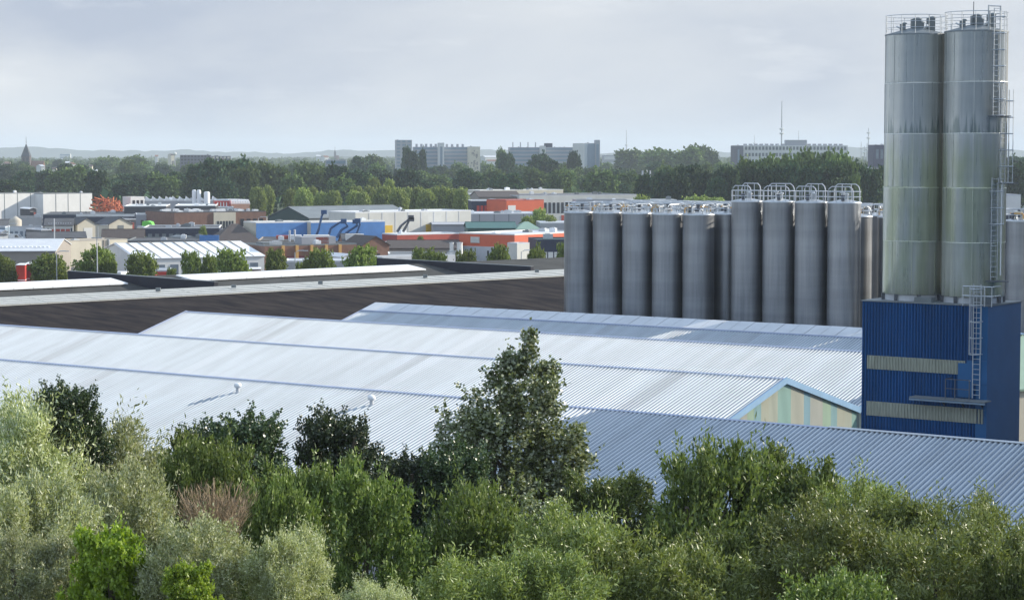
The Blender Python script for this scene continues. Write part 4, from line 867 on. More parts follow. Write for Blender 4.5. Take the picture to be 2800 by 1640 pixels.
spots0 = [(1500, 572, 720), (1522, 570, 716), (1548, 573, 712), (1574, 570, 705), (1600, 572, 708), (1626, 570, 700), (1650, 573, 702), (1676, 571, 706), (1700, 572, 700), (1512, 560, 760), (1540, 560, 764), (1566, 560, 758), (1592, 561, 760),
         (330, 742, 415), (1272, 688, 445), (1290, 692, 440), (1315, 694, 436), (1338, 692, 440), (1090, 702, 440), (1118, 702, 442), (1150, 702, 438), (650, 572, 790), (700, 590, 700), (745, 588, 705), (1190, 634, 560), (1150, 633, 562), (620, 655, 545)]
spots = [q for q in spots0 if free(at(*q)*np.array([1, 1, 0]), 1.2)]
while len(spots) < 78:
    d = rgv.uniform(398, 720); x = rgv.uniform(0, 1540); q = (x, 420+H/d*F, d)
    if free(at(*q)*np.array([1, 1, 0]), 2.0): spots.append(q)
vl = ['white', 'silver', 'dark']
for i, (x, y, d) in enumerate(spots):
    k = 0 if rgv.random() < .6 else rgv.choice((1, 2)); p = at(x, y, d); p[2] = 0.02
    zz = 'behind the grey silo tops' if 1490 < x < 1710 else 'near the street trees' if y > 680 else 'in the works yard'
    lab = '%s van parked %s' % (vl[k], zz); rz = rgv.uniform(-.3, .3)+(0 if i % 3 else pi/2)
    if zz == 'behind the grey silo tops': p[2] = 0.02
    if first[k]: first[k] = False; vans[k].location = tuple(p); vans[k].rotation_euler = (0, 0, rz); vans[k]['label'] = lab; vans[k]['group'] = 'vehicles parked '+zz
    else: copy_tree(vans[k], p, lab, rz, 1, 'vehicles parked '+zz)

# ---------------------------------------------------------------- far landmarks
def slab_block(name, label, x0, x1, d, yt, D, rows, wallm, bandm, cols=0, phi=6):
    b = B(name, label, 'apartment block', x0, x1, d, yt, phi, D, wallm, 'flat', M['conc'], wallm)
    for r in range(rows):
        za = (r+.30)/rows; zb = (r+.82)/rows
        if cols: b.win(.01, .99, cols, za, zb, bandm, 'window', .62, .25)
        else: b.band(.02, .98, za, zb, bandm, 'window_band', .2)
    return b
slab_block('tower_block', 'plain grey tower at the left end of the central apartment blocks', 1083, 1127, 2300, 383, 18, 11, M['conc'], M['conc_b'], 3)
b = slab_block('apartment_block', 'blue-banded slab block left half, right of the plain grey tower', 1131, 1200, 2150, 402, 14, 9, M['conc'], M['conc_b']);
for k in range(5): b.roofbox(.1+k*.19, .3, 2, 4, 3.2, M['conc'], 'roof_hut')
b = slab_block('apartment_block', 'blue-banded slab block right half, ending at the patterned end wall', 1214, 1280, 2150, 402, 14, 9, M['conc'], M['conc_b'])
for k in range(4): b.roofbox(.1+k*.22, .3, 2, 4, 3.0, M['conc'], 'roof_hut')
b = B('stair_core', 'narrow pale stair core between the two blue-banded slabs', 'building', 1199, 1215, 2140, 391, 6, 12, M['conc_w'], 'flat', M['conc'], M['conc']); b.win(.3, .7, 1, .1, .9, M['conc_b'], 'window', 1, .2)
b = B('patterned_end_block', 'cream block end with a dark abstract wall pattern', 'apartment block', 1281, 1313, 2140, 401, 6, 14, M['cream'], 'flat', M['conc'], M['white'])
rg = random.Random(2)
for k in range(26): 
    f = rg.uniform(.15, .75); z = rg.uniform(.1, .85); b.win(f, f+rg.uniform(.04, .14), 1, z, z+rg.uniform(.03, .09), M['taupe'], 'wall_painting_patch', 1, .15)
b = slab_block('apartment_block', 'grey-banded slab block in the right apartment group, left half', 1394, 1480, 2050, 403, 14, 9, M['conc'], M['conc_b'])
for k in range(4): b.roofbox(.1+k*.24, .3, .8, 1, 5, M['conc'], 'roof_mast')
b = slab_block('apartment_block', 'grey-banded slab block in the right apartment group, right half', 1491, 1566, 2050, 403, 14, 9, M['conc'], M['conc_b'])
b.roofbox(0, .2, 7, 8, 4.0, M['navy'], 'lift_house')
b = B('stair_core', 'narrow pale stair core in the right apartment group', 'building', 1479, 1492, 2040, 399, 6, 12, M['conc_w'], 'flat', M['conc'], M['conc']); b.win(.3, .7, 1, .1, .9, M['conc_b'], 'window', 1, .2)
b = B('white_ended_block', 'block with white end wall and grey side, right of the banded slabs', 'apartment block', 1597, 1632, 2000, 392, 30, 20, M['conc_b'], 'flat', M['conc'], M['conc'], xl=1566)
MB().box(b.P(-.15, 0, 0), b.Rv*.2, b.Bv*b.D, ez*(b.z-.1)).build('end_wall', M['conc_w'], b.t)
B('tower_block', 'slim grey tower at the right end of the apartment group', 'tower', 1627, 1640, 2005, 383, 5, 8, M['conc'], 'flat', M['conc'], M['conc']).win(.2, .8, 1, .1, .9, M['conc_b'], 'window', 1, .2)
b = slab_block('apartment_block', 'wide gridded apartment slab above the right grove', 2031, 2316, 1900, 398, 16, 6, M['conc_w'], M['mgrey'], 30)
for k in range(19): b.roofbox(.02+k*.051, .3, 2.4, 4, 1.7, M['conc'], 'roof_hut')
b.roofbox(.42, .2, 18, 8, 5, M['conc'], 'lift_house')
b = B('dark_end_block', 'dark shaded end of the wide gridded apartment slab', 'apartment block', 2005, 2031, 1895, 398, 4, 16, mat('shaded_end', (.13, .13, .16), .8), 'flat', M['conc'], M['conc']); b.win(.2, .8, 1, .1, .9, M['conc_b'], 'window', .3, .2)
b = B('dark_office_block', 'dark violet office block left of the big silos', 'building', 2386, 2470, 1500, 396, 4, 16, mat('violet_dark', (.07, .07, .12), .7), 'flat', M['conc'], M['conc']); b.win(.05, .95, 6, .7, .9, M['glass_b'])
b = slab_block('apartment_block', 'dark grey apartment rows beyond the tall trees at left', 494, 578, 2300, 424, 16, 7, mat('slate_flats', (.10, .10, .13), .8), M['glass'], 9)
slab_block('apartment_block', 'smaller dark apartment rows right of the others at left', 580, 632, 2350, 427, 16, 6, mat('slate_flats', (.1, .1, .13)), M['cream'], 5)
b = slab_block('apartment_block', 'low blue-grey block with white end among the woods', 892, 950, 1600, 437, 14, 5, M['conc'], M['conc_b']); b.win(.93, 1.0, 1, .3, 1, M['conc_w'], 'end_wall', 1, 1)
slab_block('apartment_block', 'pale distant block on the hills at left', 166, 195, 5400, 421, 20, 4, M['conc_w'], M['conc_b'])
slab_block('apartment_block', 'low pale blocks right of the slim grey tower', 1650, 1735, 2800, 425, 16, 3, M['conc'], M['conc_w'])
for i, (x, y, d, wx) in enumerate(((22, 447, 1900, 7), (25, 450, 1850, 8), (186, 446, 1700, 5), (205, 449, 1650, 4), (250, 455, 1600, 4), (372, 444, 2200, 4), (430, 428, 2600, 4), (475, 425, 2800, 5), (872, 428, 3200, 6), (895, 430, 3000, 6), (610, 436, 2300, 4), (1345, 430, 2700, 18), (1350, 441, 2400, 16), (230, 470, 1350, 4), (262, 468, 1400, 5), (1730, 440, 2200, 14), (150, 462, 1500, 5), (120, 455, 1700, 5))):
    B('far_house', 'small pale far house glimpsed among the trees', 'house', x-wx, x+wx, d, y, 30 if i % 2 else 8, 12, [M['white'], M['cream'], M['conc_w']][i % 3], 'ridge', [M['brick'], M['tile'], M['lgrey']][i % 3], M['lgrey'], yr=y-4, group='far houses among the trees').win(.1, .9, 2, .4, .7)
# churches
def church(x, yt, yspire, ybase_top, d, wpx, label):
    p = at(x, 430, d); p[2] = 0; t_ = thing('church_tower', label, 'church', p); w_ = wpx/F*d
    zt = zat(ybase_top, d); za = zat(yspire, d)
    MB().cbox(p+ez*zt/2, w_, w_, zt).build('tower', M['stone'], t_)
    s_ = MB(); h_ = w_*.55; top = p+ez*za; q = [p+np.array([a*h_, b_*h_, zt]) for a, b_ in ((-1, -1), (1, -1), (1, 1), (-1, 1))]
    for k in range(4): s_.tri(q[k], q[(k+1) % 4], top)
    s_.build('spire', M['dgrey'], t_)
    MB().tube([top, p+ez*zat(yt, d)], .35, 5, .15).build('cross', M['stone'], t_)
    MB().box(p+np.array([w_*.5, 0, 0]), (w_*1.6, 0, 0), (0, w_, 0), (0, 0, zt*.55)).prism([p+np.array([w_*.5, 0, zt*.55]), p+np.array([w_*.5, w_, zt*.55]), p+np.array([w_*.5, w_/2, zt*.8])], (w_*1.6, 0, 0)).build('nave', M['brick'], t_)
    for sg in (-.2, .2): MB().cbox(p+np.array([sg*w_, -w_*.5, zt*.85]), w_*.14, .3, w_*.5).build('belfry_window', M['glass'], t_)
church(72, 374, 392, 428, 2300, 22, 'dark church tower with pointed spire at the far left')
church(916, 400, 408, 418, 4500, 5, 'thin distant church spire in the middle of the horizon')
# masts and chimneys
def mast(x, yt, d, r, label, plat=None, cat='mast', name='radio_mast'):
    q = at(x, yt, d); p = q.copy(); p[2] = 0; t_ = thing(name, label, cat, p)
    MB().tube([p, q], r, 8, r*.35).build('shaft', M['conc'], t_)
    for yy in (plat or (yt+20,)):
        z = zat(yy, d); MB().lathe(p+ez*z, [(r*.6, 0), (r*2.2, .8), (r*2.2, 2.6), (r*.6, 3.4)], 10).build('platform', M['conc_w'], t_)
mast(2138, 277, 3500, 1.6, 'tallest slim radio mast above the wide gridded apartment slab', (356, 368))
mast(1713, 356, 3300, .8, 'thin radio mast right of the apartment group', (400,))
mast(2063, 370, 3600, .7, 'short thin mast at the left end of the gridded slab', (395,))
mast(2184, 358, 3600, .8, 'thin mast right of the tallest radio mast', (388,))
mast(2375, 350, 3900, 1.5, 'tall refinery chimney close left of the big silos', (366, 380), 'chimney', 'chimney'); mast(2371, 392, 3900, 1.4, 'middle refinery chimney left of the big silos', None, 'chimney', 'chimney'); mast(2355, 388, 3900, 1.2, 'leftmost refinery chimney on the horizon', None, 'chimney', 'chimney'); mast(2364, 400, 3900, 1.5, 'low refinery stack between the chimneys', None, 'chimney', 'chimney')
mast(478, 418, 2600, 1.0, 'water tower mast above the far woods at left', (424,))

# ---------------------------------------------------------------- vegetation
def leaf_mesh(name, P, Dv, Lf, Wf, tone, rng):
    """P base points, Dv unit direction, rhombus leaves"""
    n = len(P); rnd = rng.normal(size=(n, 3)); side = np.cross(Dv, rnd); side /= (np.linalg.norm(side, axis=1)[:, None]+1e-9)
    Lf = Lf*rng.uniform(.7, 1.25, n)[:, None]; Wf = Wf*rng.uniform(.75, 1.2, n)[:, None]
    a = P; c = P+Dv*Lf; mid = P+Dv*Lf*.45; b = mid+side*Wf*.5; d = mid-side*Wf*.5
    V = np.stack([a, b, c, d], 1).reshape(-1, 3).astype(np.float32)
    me = bpy.data.meshes.new(name); me.vertices.add(4*n); me.vertices.foreach_set('co', V.ravel())
    me.loops.add(4*n); me.loops.foreach_set('vertex_index', np.arange(4*n, dtype=np.int32)); me.polygons.add(n)
    me.polygons.foreach_set('loop_start', np.arange(0, 4*n, 4, dtype=np.int32)); me.update(calc_edges=True)
    at_ = me.attributes.new('tone', 'FLOAT', 'FACE'); at_.data.foreach_set('value', np.clip(tone, 0, 1).astype(np.float32))
    return me
def unit(v): return v/(np.linalg.norm(v, axis=-1, keepdims=True)+1e-9)
def make_crown(name, lobes, ntw, lpt, leaf, tw, seed, up=.5, jit=.5, inner=.2, m=None, droop=0.0, rough=.12, boughs=0, bsp=.26):
    rng = np.random.default_rng(seed); C = np.array([l[0] for l in lobes], float); Rd = np.array([l[1] for l in lobes], float)
    area = (Rd.prod(1))**(2/3); pr = area/area.sum(); B_, Nn = [], []
    need = ntw
    if boughs: bk = rng.choice(len(lobes), size=boughs, p=pr); bu = unit(rng.normal(size=(boughs, 3))); bs = rng.uniform(.84, 1.08, boughs)
    while need > 0:
        if boughs:
            bi = rng.integers(0, boughs, need*2); k = bk[bi]; u = unit(bu[bi]+rng.normal(0, bsp, (need*2, 3)))
        else: k = rng.choice(len(lobes), size=need*2, p=pr); u = unit(rng.normal(size=(need*2, 3)))
        # lumpy radius
        lump = 1+rough*np.sin(u[:, 0]*7+k*1.7)*np.sin(u[:, 1]*6+k)*1.2+rough*.8*np.sin(u[:, 2]*11+k*3)
        dep = 1-np.abs(rng.normal(0, .10, len(k))); ii = rng.random(len(k)) < inner; dep[ii] = rng.uniform(.35, .85, ii.sum())
        p = C[k]+Rd[k]*u*(lump*dep)[:, None]
        if boughs: p = C[k]+(p-C[k])*(bs[bi]*(1-.55*((u-bu[bi])**2).sum(1)/(bsp*bsp*3)*.18))[:, None]
        ok = np.ones(len(k), bool)
        for j in range(len(lobes)):
            q = (p-C[j])/Rd[j]; ok &= ~(((q**2).sum(1) < .5) & (k != j))
        p, u, k = p[ok][:need], u[ok][:need], k[ok][:need]; B_.append(p); Nn.append(unit(u/Rd[k])); need -= len(p)
    Bp, Nn = np.concatenate(B_), np.concatenate(Nn)
    T = unit(Nn*1.0+np.array([0, 0, up])+rng.normal(0, .35, Bp.shape)); tl = tw*rng.uniform(.5, 1.3, len(Bp))*np.where(rng.random(len(Bp)) < .05, 2.2, 1)
    P = np.repeat(Bp, lpt, 0); TT = np.repeat(T, lpt, 0); tt = rng.random(len(P)); ll = np.repeat(tl, lpt)
    P = P+TT*(ll*(tt-.25))[:, None]+rng.normal(0, tw*.13, P.shape)+np.array([0, 0, -1])*(droop*tt**2*ll)[:, None]
    Dv = unit(TT*(1-jit)+rng.normal(0, jit, P.shape)*1.0+np.array([0, 0, -droop*.5]))
    tone = np.repeat(rng.normal(.5, .18, len(Bp)), lpt)+rng.normal(0, .2, len(P))
    return leaf_mesh(name, P, Dv, leaf[0], leaf[1], tone, rng)
LM = dict(
 willow=leaf_mat('leaf_willow', (.15, .185, .075), (.45, .50, .25), (.54, .58, .40), .26, .45),
 willow2=leaf_mat('leaf_willow_olive', (.052, .082, .016), (.235, .29, .07), (.26, .32, .12), .23, .45),
 alder=leaf_mat('leaf_alder', (.010, .026, .009), (.045, .085, .022), (.09, .13, .06), .12, .35, .6),
 mixed=leaf_mat('leaf_mixed', (.028, .054, .012), (.145, .21, .045), (.19, .25, .08), .22, .45),
 poplar=leaf_mat('leaf_poplar', (.040, .066, .016), (.17, .21, .06), (.40, .45, .32), .22, .35, .6),
 maple=leaf_mat('leaf_bright', (.10, .19, .012), (.34, .46, .04), (.30, .42, .08), .32, .5),
 far=leaf_mat('leaf_far', (.030, .066, .030), (.19, .27, .085), (.11, .17, .06), .15, .8, .1),
 far_d=leaf_mat('leaf_far_dark', (.018, .042, .022), (.10, .15, .055), (.05, .10, .05), .1, .8, .1),
 lime=leaf_mat('leaf_lime_row', (.07, .11, .03), (.36, .45, .13), (.24, .31, .11), .25, .6, .3),
 street=leaf_mat('leaf_street', (.036, .065, .014), (.26, .34, .065), (.17, .23, .06), .25, .6, .3),
)
def lobes_round(R_, Hh, n, seed, base=.3):
    rg = random.Random(seed); L_ = [((0, 0, Hh*.62), (R_*.78, R_*.78, Hh*.36))]
    for k in range(n):
        a = 2*pi*k/n+rg.uniform(-.3, .3); z = rg.uniform(base, .85)*Hh; rr = R_*sqrt(max(.15, 1-((z/Hh-.55)/.5)**2))*.62
        s_ = R_*rg.uniform(.32, .5); L_.append(((rr*cos(a), rr*sin(a), z), (s_, s_, s_*rg.uniform(.8, 1.2))))
    return L_
CR = {}
def crown(key, *a, **k): CR[key] = make_crown('crown_'+key, *a, **k)
# foreground crowns, size in metres (crown base at z=0)
crown('willow_a', lobes_round(3.6, 7.5, 9, 1), 2800, 24, (.21, .062), .75, 1, up=.6, jit=.5, inner=.22, rough=.2, boughs=170, bsp=.18)
crown('willow_b', lobes_round(3.4, 7.0, 8, 2), 2700, 24, (.21, .062), .75, 2, up=.6, jit=.5, inner=.22, rough=.2, boughs=170, bsp=.18)
crown('mixed_a', lobes_round(3.4, 7.0, 9, 3), 2400, 22, (.19, .085), .55, 3, up=.6, jit=.5, inner=.24, rough=.2, boughs=150, bsp=.19)
crown('mixed_b', lobes_round(3.2, 6.5, 8, 4), 2300, 22, (.19, .08), .6, 4, up=.8, jit=.4, inner=.24, rough=.2, boughs=150, bsp=.19)
crown('alder', [((0, 0, 3.2), (1.9, 1.9, 2.6)), ((.9, .3, 4.6), (1.0, 1.0, 1.5)), ((-.8, -.2, 4.2), (1.0, 1.1, 1.3)), ((1.4, -.5, 2.6), (1.1, 1.0, 1.3)), ((-1.4, .3, 2.2), (1.1, 1.0, 1.2))], 1250, 26, (.16, .13), .5, 5, up=.4, jit=.8, inner=.35, rough=.3)
crown('poplar', [((-.3, 0, 4.6), (2.6, 2.3, 3.8)), ((.85, 0, 8.1), (1.45, 1.3, 2.5)), ((1.25, 0, 10.5), (.5, .5, 1.5)), ((-.5, 0, 7.9), (1.1, 1.1, 1.7)), ((-1.6, .1, 6.2), (1.3, 1.3, 1.9)), ((1.8, -.1, 6.0), (1.1, 1.2, 2.2)), ((-2.3, 0, 3.4), (1.2, 1.2, 1.8)), ((2.0, .1, 3.2), (1.0, 1.2, 1.8)), ((.3, -.2, 9.6), (.45, .45, 1.0)), ((-.2, 0, 1.8), (2.5, 2.2, 2.0))], 4200, 22, (.16, .12), .5, 6, up=.9, jit=.7, inner=.35, rough=.2, boughs=200, bsp=.28)
crown('maple', lobes_round(2.2, 4.4, 9, 7), 950, 22, (.20, .13), .4, 7, up=.2, jit=.7, inner=.2, rough=.2, boughs=60, bsp=.2)
FG = {}
def trunk_mb(h, r, seed, R_=2.5, nb=7):
    rg = random.Random(seed); t_ = MB(); pts = [np.array([rg.uniform(-.15, .15)*k, rg.uniform(-.15, .15)*k, h*k/5]) for k in range(6)]
    t_.tube(pts, r, 8, r*.3)
    for k in range(nb):
        a = rg.uniform(0, 6.28); z = h*rg.uniform(.35, .85); q = np.array([cos(a), sin(a), 0]); p = np.array([0, 0, z])
        t_.tube([p, p+q*R_*.35+ez*R_*.35, p+q*R_*.8+ez*R_*.95], r*.35, 5, r*.08)
    return t_
def fg_tree(key, lm, x, y, d, wpx, hpx, label, species, rz=None, group=None, trunk_h=None):
    """crown whose top is at pixel (x,y) at depth d, width wpx, height hpx in photo pixels"""
    me = CR[key]; k2 = (key, lm)
    if k2 not in FG:
        m2 = me if not FG.get(key) else me.copy()
        m2 = me.copy() if any(q[0] == key for q in FG if isinstance(q, tuple)) else me
        m2.materials.clear(); m2.materials.append(LM[lm]); FG[k2] = m2
    me = FG[k2]; co = np.empty(len(me.vertices)*3, np.float32); me.vertices.foreach_get('co', co); co = co.reshape(-1, 3)
    lo, hi = np.percentile(co, .3, 0), np.percentile(co, 99.7, 0); hi[2] = co[:, 2].max() if key in ('alder', 'poplar') else np.percentile(co[:, 2], 99.6); wd = (hi[0]-lo[0]+hi[1]-lo[1])/2; ht = hi[2]-lo[2]
    top = at(x, y, d); W = wpx/F*d; Hc = hpx/F*d; sx, sz = W/wd, Hc/ht
    zb = top[2]-Hc; root = thing(species, label, 'tree', (top[0], top[1], 0), group)
    c = bpy.data.objects.new('crown', me); COL.objects.link(c); c.parent = root; c.location = (0, 0, zb-lo[2]*sz); c.scale = (sx, sx, sz); c.rotation_euler = (0, 0, random.uniform(0, 6.28) if rz is None else rz)
    hh = max(2.0, zb+Hc*.75); tm = trunk_mb(hh, .16+W*.02, int(x), W*.32, 0).build('trunk', M['bark'], None); tm.parent = root
    rl_ = random.Random(int(x)); 
    for k in range(7):
        a = rl_.uniform(0, 6.28); z = hh*rl_.uniform(.45, .9); q = np.array([cos(a), sin(a), 0]); p = np.array([0, 0, z]); R0 = W*.32
        lb_ = MB().tube([p, p+q*R0*.4+ez*R0*.4, p+q*R0*.9+ez*R0*1.1], .07+W*.006, 5, .02).build('limb', M['bark'], None); lb_.parent = tm
    return root
# --- foreground trees (column, row of top, depth, width px, height px)
fgl = [
 ('willow_a','willow',60,1078,62,470,640,'big silvery willow cut by the left edge, tallest of the left willows','willow_tree'),
 ('willow_b','willow',250,1135,64,420,560,'silvery willow sloping down right of the leftmost willow','willow_tree'),
 ('willow_a','willow',30,1290,50,420,620,'silvery willow in the lower left corner','willow_tree'),
 ('willow_b','willow',330,1250,56,300,520,'silver-green willow above the bright green bush','willow_tree'),
 ('alder','alder',190,1018,62,200,330,'dark green tree poking up behind the left willows','alder_tree'),
 ('mixed_a','mixed',470,1190,66,330,560,'dull green bushy tree between the left willows and the dark alders','bushy_tree'),
 ('alder','alder',655,1096,76,280,400,'dark bushy alder below the left white roof vent','alder_tree'),
 ('alder','alder',560,1140,78,170,280,'small dark alder leaning on the bushy one','alder_tree'),
 ('mixed_b','mixed',600,1185,62,300,480,'mid green tree under the dark bushy alder','bushy_tree'),
 ('alder','alder',925,1086,78,250,420,'dark pointed alder left of the right white roof vent','alder_tree'),
 ('alder','alder',1090,1215,80,190,300,'small dark alder in the gap left of the poplar','alder_tree'),
 ('mixed_a','mixed',860,1240,62,330,620,'dark green tree below the pointed alder','bushy_tree'),
 ('mixed_b','mixed',720,1300,56,280,560,'olive green tree right of the dry brown shrub','bushy_tree'),
 ('mixed_a','mixed',1010,1270,60,330,640,'dark green tree left of the poplar foot','bushy_tree'),
 ('poplar','poplar',1385,866,84,405,760,'tall pointed poplar with glittering leaves in the centre','poplar_tree'),
 ('alder','alder',1240,1180,80,260,420,'dark tree tucked against the left foot of the poplar','alder_tree'),
 ('mixed_b','mixed',1290,1310,62,360,560,'mid green tree in front of the poplar','bushy_tree'),
 ('alder','poplar',1460,1330,70,260,340,'small pale-leaved tree at the right foot of the poplar','poplar_sapling'),
 ('mixed_a','mixed',1680,1275,72,330,440,'dark grey-green tree left in the right-hand group','bushy_tree'),
 ('mixed_b','mixed',1935,1205,70,420,620,'tallest bushy tree in the right-hand group','bushy_tree'),
 ('mixed_a','mixed',2140,1228,72,380,560,'second bushy tree in the right-hand group','bushy_tree'),
 ('willow_b','willow2',2330,1290,70,360,520,'olive tree sloping down in the right-hand group','willow_tree'),
 ('willow_a','willow2',2560,1335,68,400,520,'olive willow in front of the shaded roof at right','willow_tree'),
 ('willow_b','willow2',2740,1400,66,360,480,'olive willow cut by the right edge','willow_tree'),
 ('willow_a','willow2',2250,1365,56,480,560,'broad olive willow in the lower right','willow_tree'),
 ('willow_b','willow2',2560,1430,54,460,520,'lower olive willow near the right edge','willow_tree'),
 ('mixed_b','mixed',2300,1545,46,420,420,'bright mid green bush at the bottom right','bushy_tree'),
 ('willow_a','willow2',1560,1385,56,460,560,'olive bush below the poplar, centre right','willow_tree'),
 ('willow_b','willow2',1800,1450,54,460,560,'olive bush at the bottom, right of centre','willow_tree'),
 ('mixed_a','mixed',1980,1420,58,330,520,'dark green bush in the hollow of the right-hand group','bushy_tree'),
 ('willow_a','willow2',1380,1500,50,480,500,'dark olive bush at the bottom centre','willow_tree'),
 ('mixed_a','alder',1180,1400,66,300,560,'shadowy dark tree at the bottom, left of centre','bushy_tree'),
 ('mixed_b','mixed',2760,1500,52,300,480,'olive green bush in the lower right corner','bushy_tree'),
 ('maple','maple',290,1448,44,235,300,'bright yellow-green bush at the bottom left','bright_bush'),
 ('willow_b','willow',530,1398,44,300,400,'silvery bush right of the bright green one','willow_bush'),
 ('maple','maple',520,1540,41,160,180,'small bright green bush low between the silvery ones','bright_bush'),
 ('willow_a','willow',790,1432,44,260,420,'upright silvery bush at the bottom, left of the dark gap','willow_bush'),
 ('willow_b','willow',1040,1572,40,190,220,'silvery bush top just rising from the bottom edge','willow_bush'),
 ('willow_a','willow',110,1440,46,330,420,'pale silvery willow bottom left beside the bright bush','willow_tree'),
]
for row in fgl:
    key, lm, x, y, d, wp, hp, lab, sp_ = row
    if key not in ('alder', 'poplar', 'maple'): wp *= 1.07; y += 22
    fg_tree(key, lm, x, y, d, wp, hp, lab, sp_, rz=(0.0 if key == 'poplar' else None))
# dry brown shrub of bare twigs
rg = random.Random(21); ds = thing('dry_shrub', 'brown leafless shrub with bare fanned branches among the green trees', 'shrub', (at(570, 1500, 54)[0], 54, 0))
c0 = at(590, 1590, 54)
st = MB()
for k in range(26):
    a = rg.uniform(-.42, .42); b_ = rg.uniform(-.4, .4); l_ = rg.uniform(1.7, 2.5); d_ = np.array([sin(a), b_, cos(a)])
    st.tube([c0, c0+d_*l_*.5+np.array([0, 0, .1]), c0+d_*l_+np.array([rg.uniform(-.2, .2), 0, 0])], .035, 4, .01)
st.tube([np.array([c0[0], c0[1], 0]), c0], .12, 6, .08); st.build('stem', M['twig'], ds)
nrng = np.random.default_rng(4); n = 3400; an = nrng.uniform(-.42, .42, n); bn_ = nrng.uniform(-.5, .5, n); ln = .7+1.8*nrng.random(n)**.8*(1-.3*np.abs(np.sin(an*23)))
dv = unit(np.stack([np.sin(an), bn_, np.cos(an)], 1)); P = c0+dv*ln[:, None]+nrng.normal(0, .06, (n, 3)); base = np.array(ds.location)
me = leaf_mesh('twigs', P-base, unit(dv+nrng.normal(0, .35, (n, 3))), .26, .016, nrng.random(n), nrng); me.materials.append(M['twig'])
o = bpy.data.objects.new('twigs', me); COL.objects.link(o); o.parent = ds; o['kind'] = 'stuff'
# undergrowth under the foreground trees
n = 60000; P = np.stack([nrng.uniform(-40, 45, n), nrng.uniform(18, 92, n), nrng.uniform(0, 1.0, n)**1.5*3.0], 1)
me = leaf_mesh('undergrowth', P, unit(nrng.normal(size=(n, 3))), .7, .35, nrng.random(n), nrng); me.materials.append(LM['alder'])
o = bpy.data.objects.new('undergrowth', me); COL.objects.link(o); o['kind'] = 'stuff'

# --- town and far trees: shared crowns
def far_crown(key, R_, Hh, n, seed, ntw, leaf, m, inner=.1, rough=.15, up=.3):
    me = make_crown('crown_'+key, lobes_round(R_, Hh, n, seed, .25), ntw, 6, leaf, leaf[0]*1.2, seed, up=up, jit=.8, inner=inner, rough=rough); me.materials.append(LM[m]); CR[key] = me
for v in range(3): far_crown('street%d' % v, 2.9, 5.2, 9, 30+v, 1500, (.34, .26), 'street', .15, .25)
for v in range(3): far_crown('lime%d' % v, 3.4, 8.0, 8, 40+v, 1200, (.55, .4), 'lime', .1, .14, .8)
for v in range(4): far_crown('wood%d' % v, 6.0, 12.5, 11, 50+v, 900, (1.4, 1.1), 'far', .1, .2)
for v in range(3): far_crown('woodd%d' % v, 6.0, 13.5, 10, 60+v, 900, (1.4, 1.1), 'far_d', .1, .2)
trunk_me = {}
def simple_trunk(key, h, r):
    if key not in trunk_me:
        mb = trunk_mb(h, r, 3, h*.3, 4); me = bpy.data.meshes.new('trunk'); me.from_pydata([tuple(q) for q in mb.v], [], mb.f); me.materials.append(M['bark_far']); trunk_me[key] = me
    return trunk_me[key]
def plant(key, x, y, d, wpx, hpx, label, name, group, clr, z_b=0.0, rz=None):
    me = CR[key]; Rr, Hh = clr; top = at(x, y, d); W = wpx/F*d; ht = top[2]-z_b
    r_ = thing(name, label, 'tree', (top[0], d, z_b), group); sx = W/(2*Rr*.98); ch = min(ht*.86, hpx/F*d if hpx else ht*.86); sz = ch/(Hh*1.02)
    c = bpy.data.objects.new('crown', me); COL.objects.link(c); c.parent = r_; c.scale = (sx, sx, sz); c.location = (0, 0, ht-Hh*1.02*sz); c.rotation_euler = (0, 0, random.uniform(0, 6.28) if rz is None else rz)
    t_ = bpy.data.objects.new('trunk', simple_trunk('t', 6, .25)); COL.objects.link(t_); t_.parent = r_; t_.scale = (1, 1, max(.2, ht*.75/6))
    return r_
sl = [(-5, 705, 392, 80), (22, 716, 390, 50), (135, 699, 392, 105), (262, 684, 388, 100), (385, 692, 385, 82), (520, 692, 382, 55), (572, 702, 383, 42), (636, 684, 378, 92), (752, 686, 375, 60), (842, 715, 372, 38), (878, 684, 372, 70), (994, 679, 368, 92), (1194, 693, 362, 66), (1272, 688, 360, 66), (1366, 676, 358, 72), (1470, 684, 356, 56), (1542, 668, 352, 46), (1145, 682, 400, 45), (305, 716, 386, 30), (470, 735, 384, 30), (820, 722, 374, 30)]
nth = ['at the very left edge', 'small, beside the red containers', 'with the biggest crown, in front of the maroon container', 'behind the tall lamp post', 'in front of the left end of the tent-like hall', 'slim, before the middle of the tent-like hall', 'small, right of the slim one', 'broad, before the right half of the tent-like hall', 'at the left end of the brick shop row', 'tiny, under the ochre columns', 'before the ochre columns', 'broad, under the brick gable house', 'left of the white totem signs on the pale wall', 'under the white totem signs', 'in front of the orange corner building', 'below the white bays', 'touching the leftmost grey silo', 'reddish gap tree by the dark long roof', 'low, right of the lamp post', 'low, by the red trailer', 'low, beside the pale low building']
for i, (x, y, d, wp) in enumerate(sl): plant('street%d' % (i % 3), x, y, d, wp, None, 'street tree '+nth[i], 'street_tree', 'street trees beyond the dark warehouse', (2.9, 5.2))
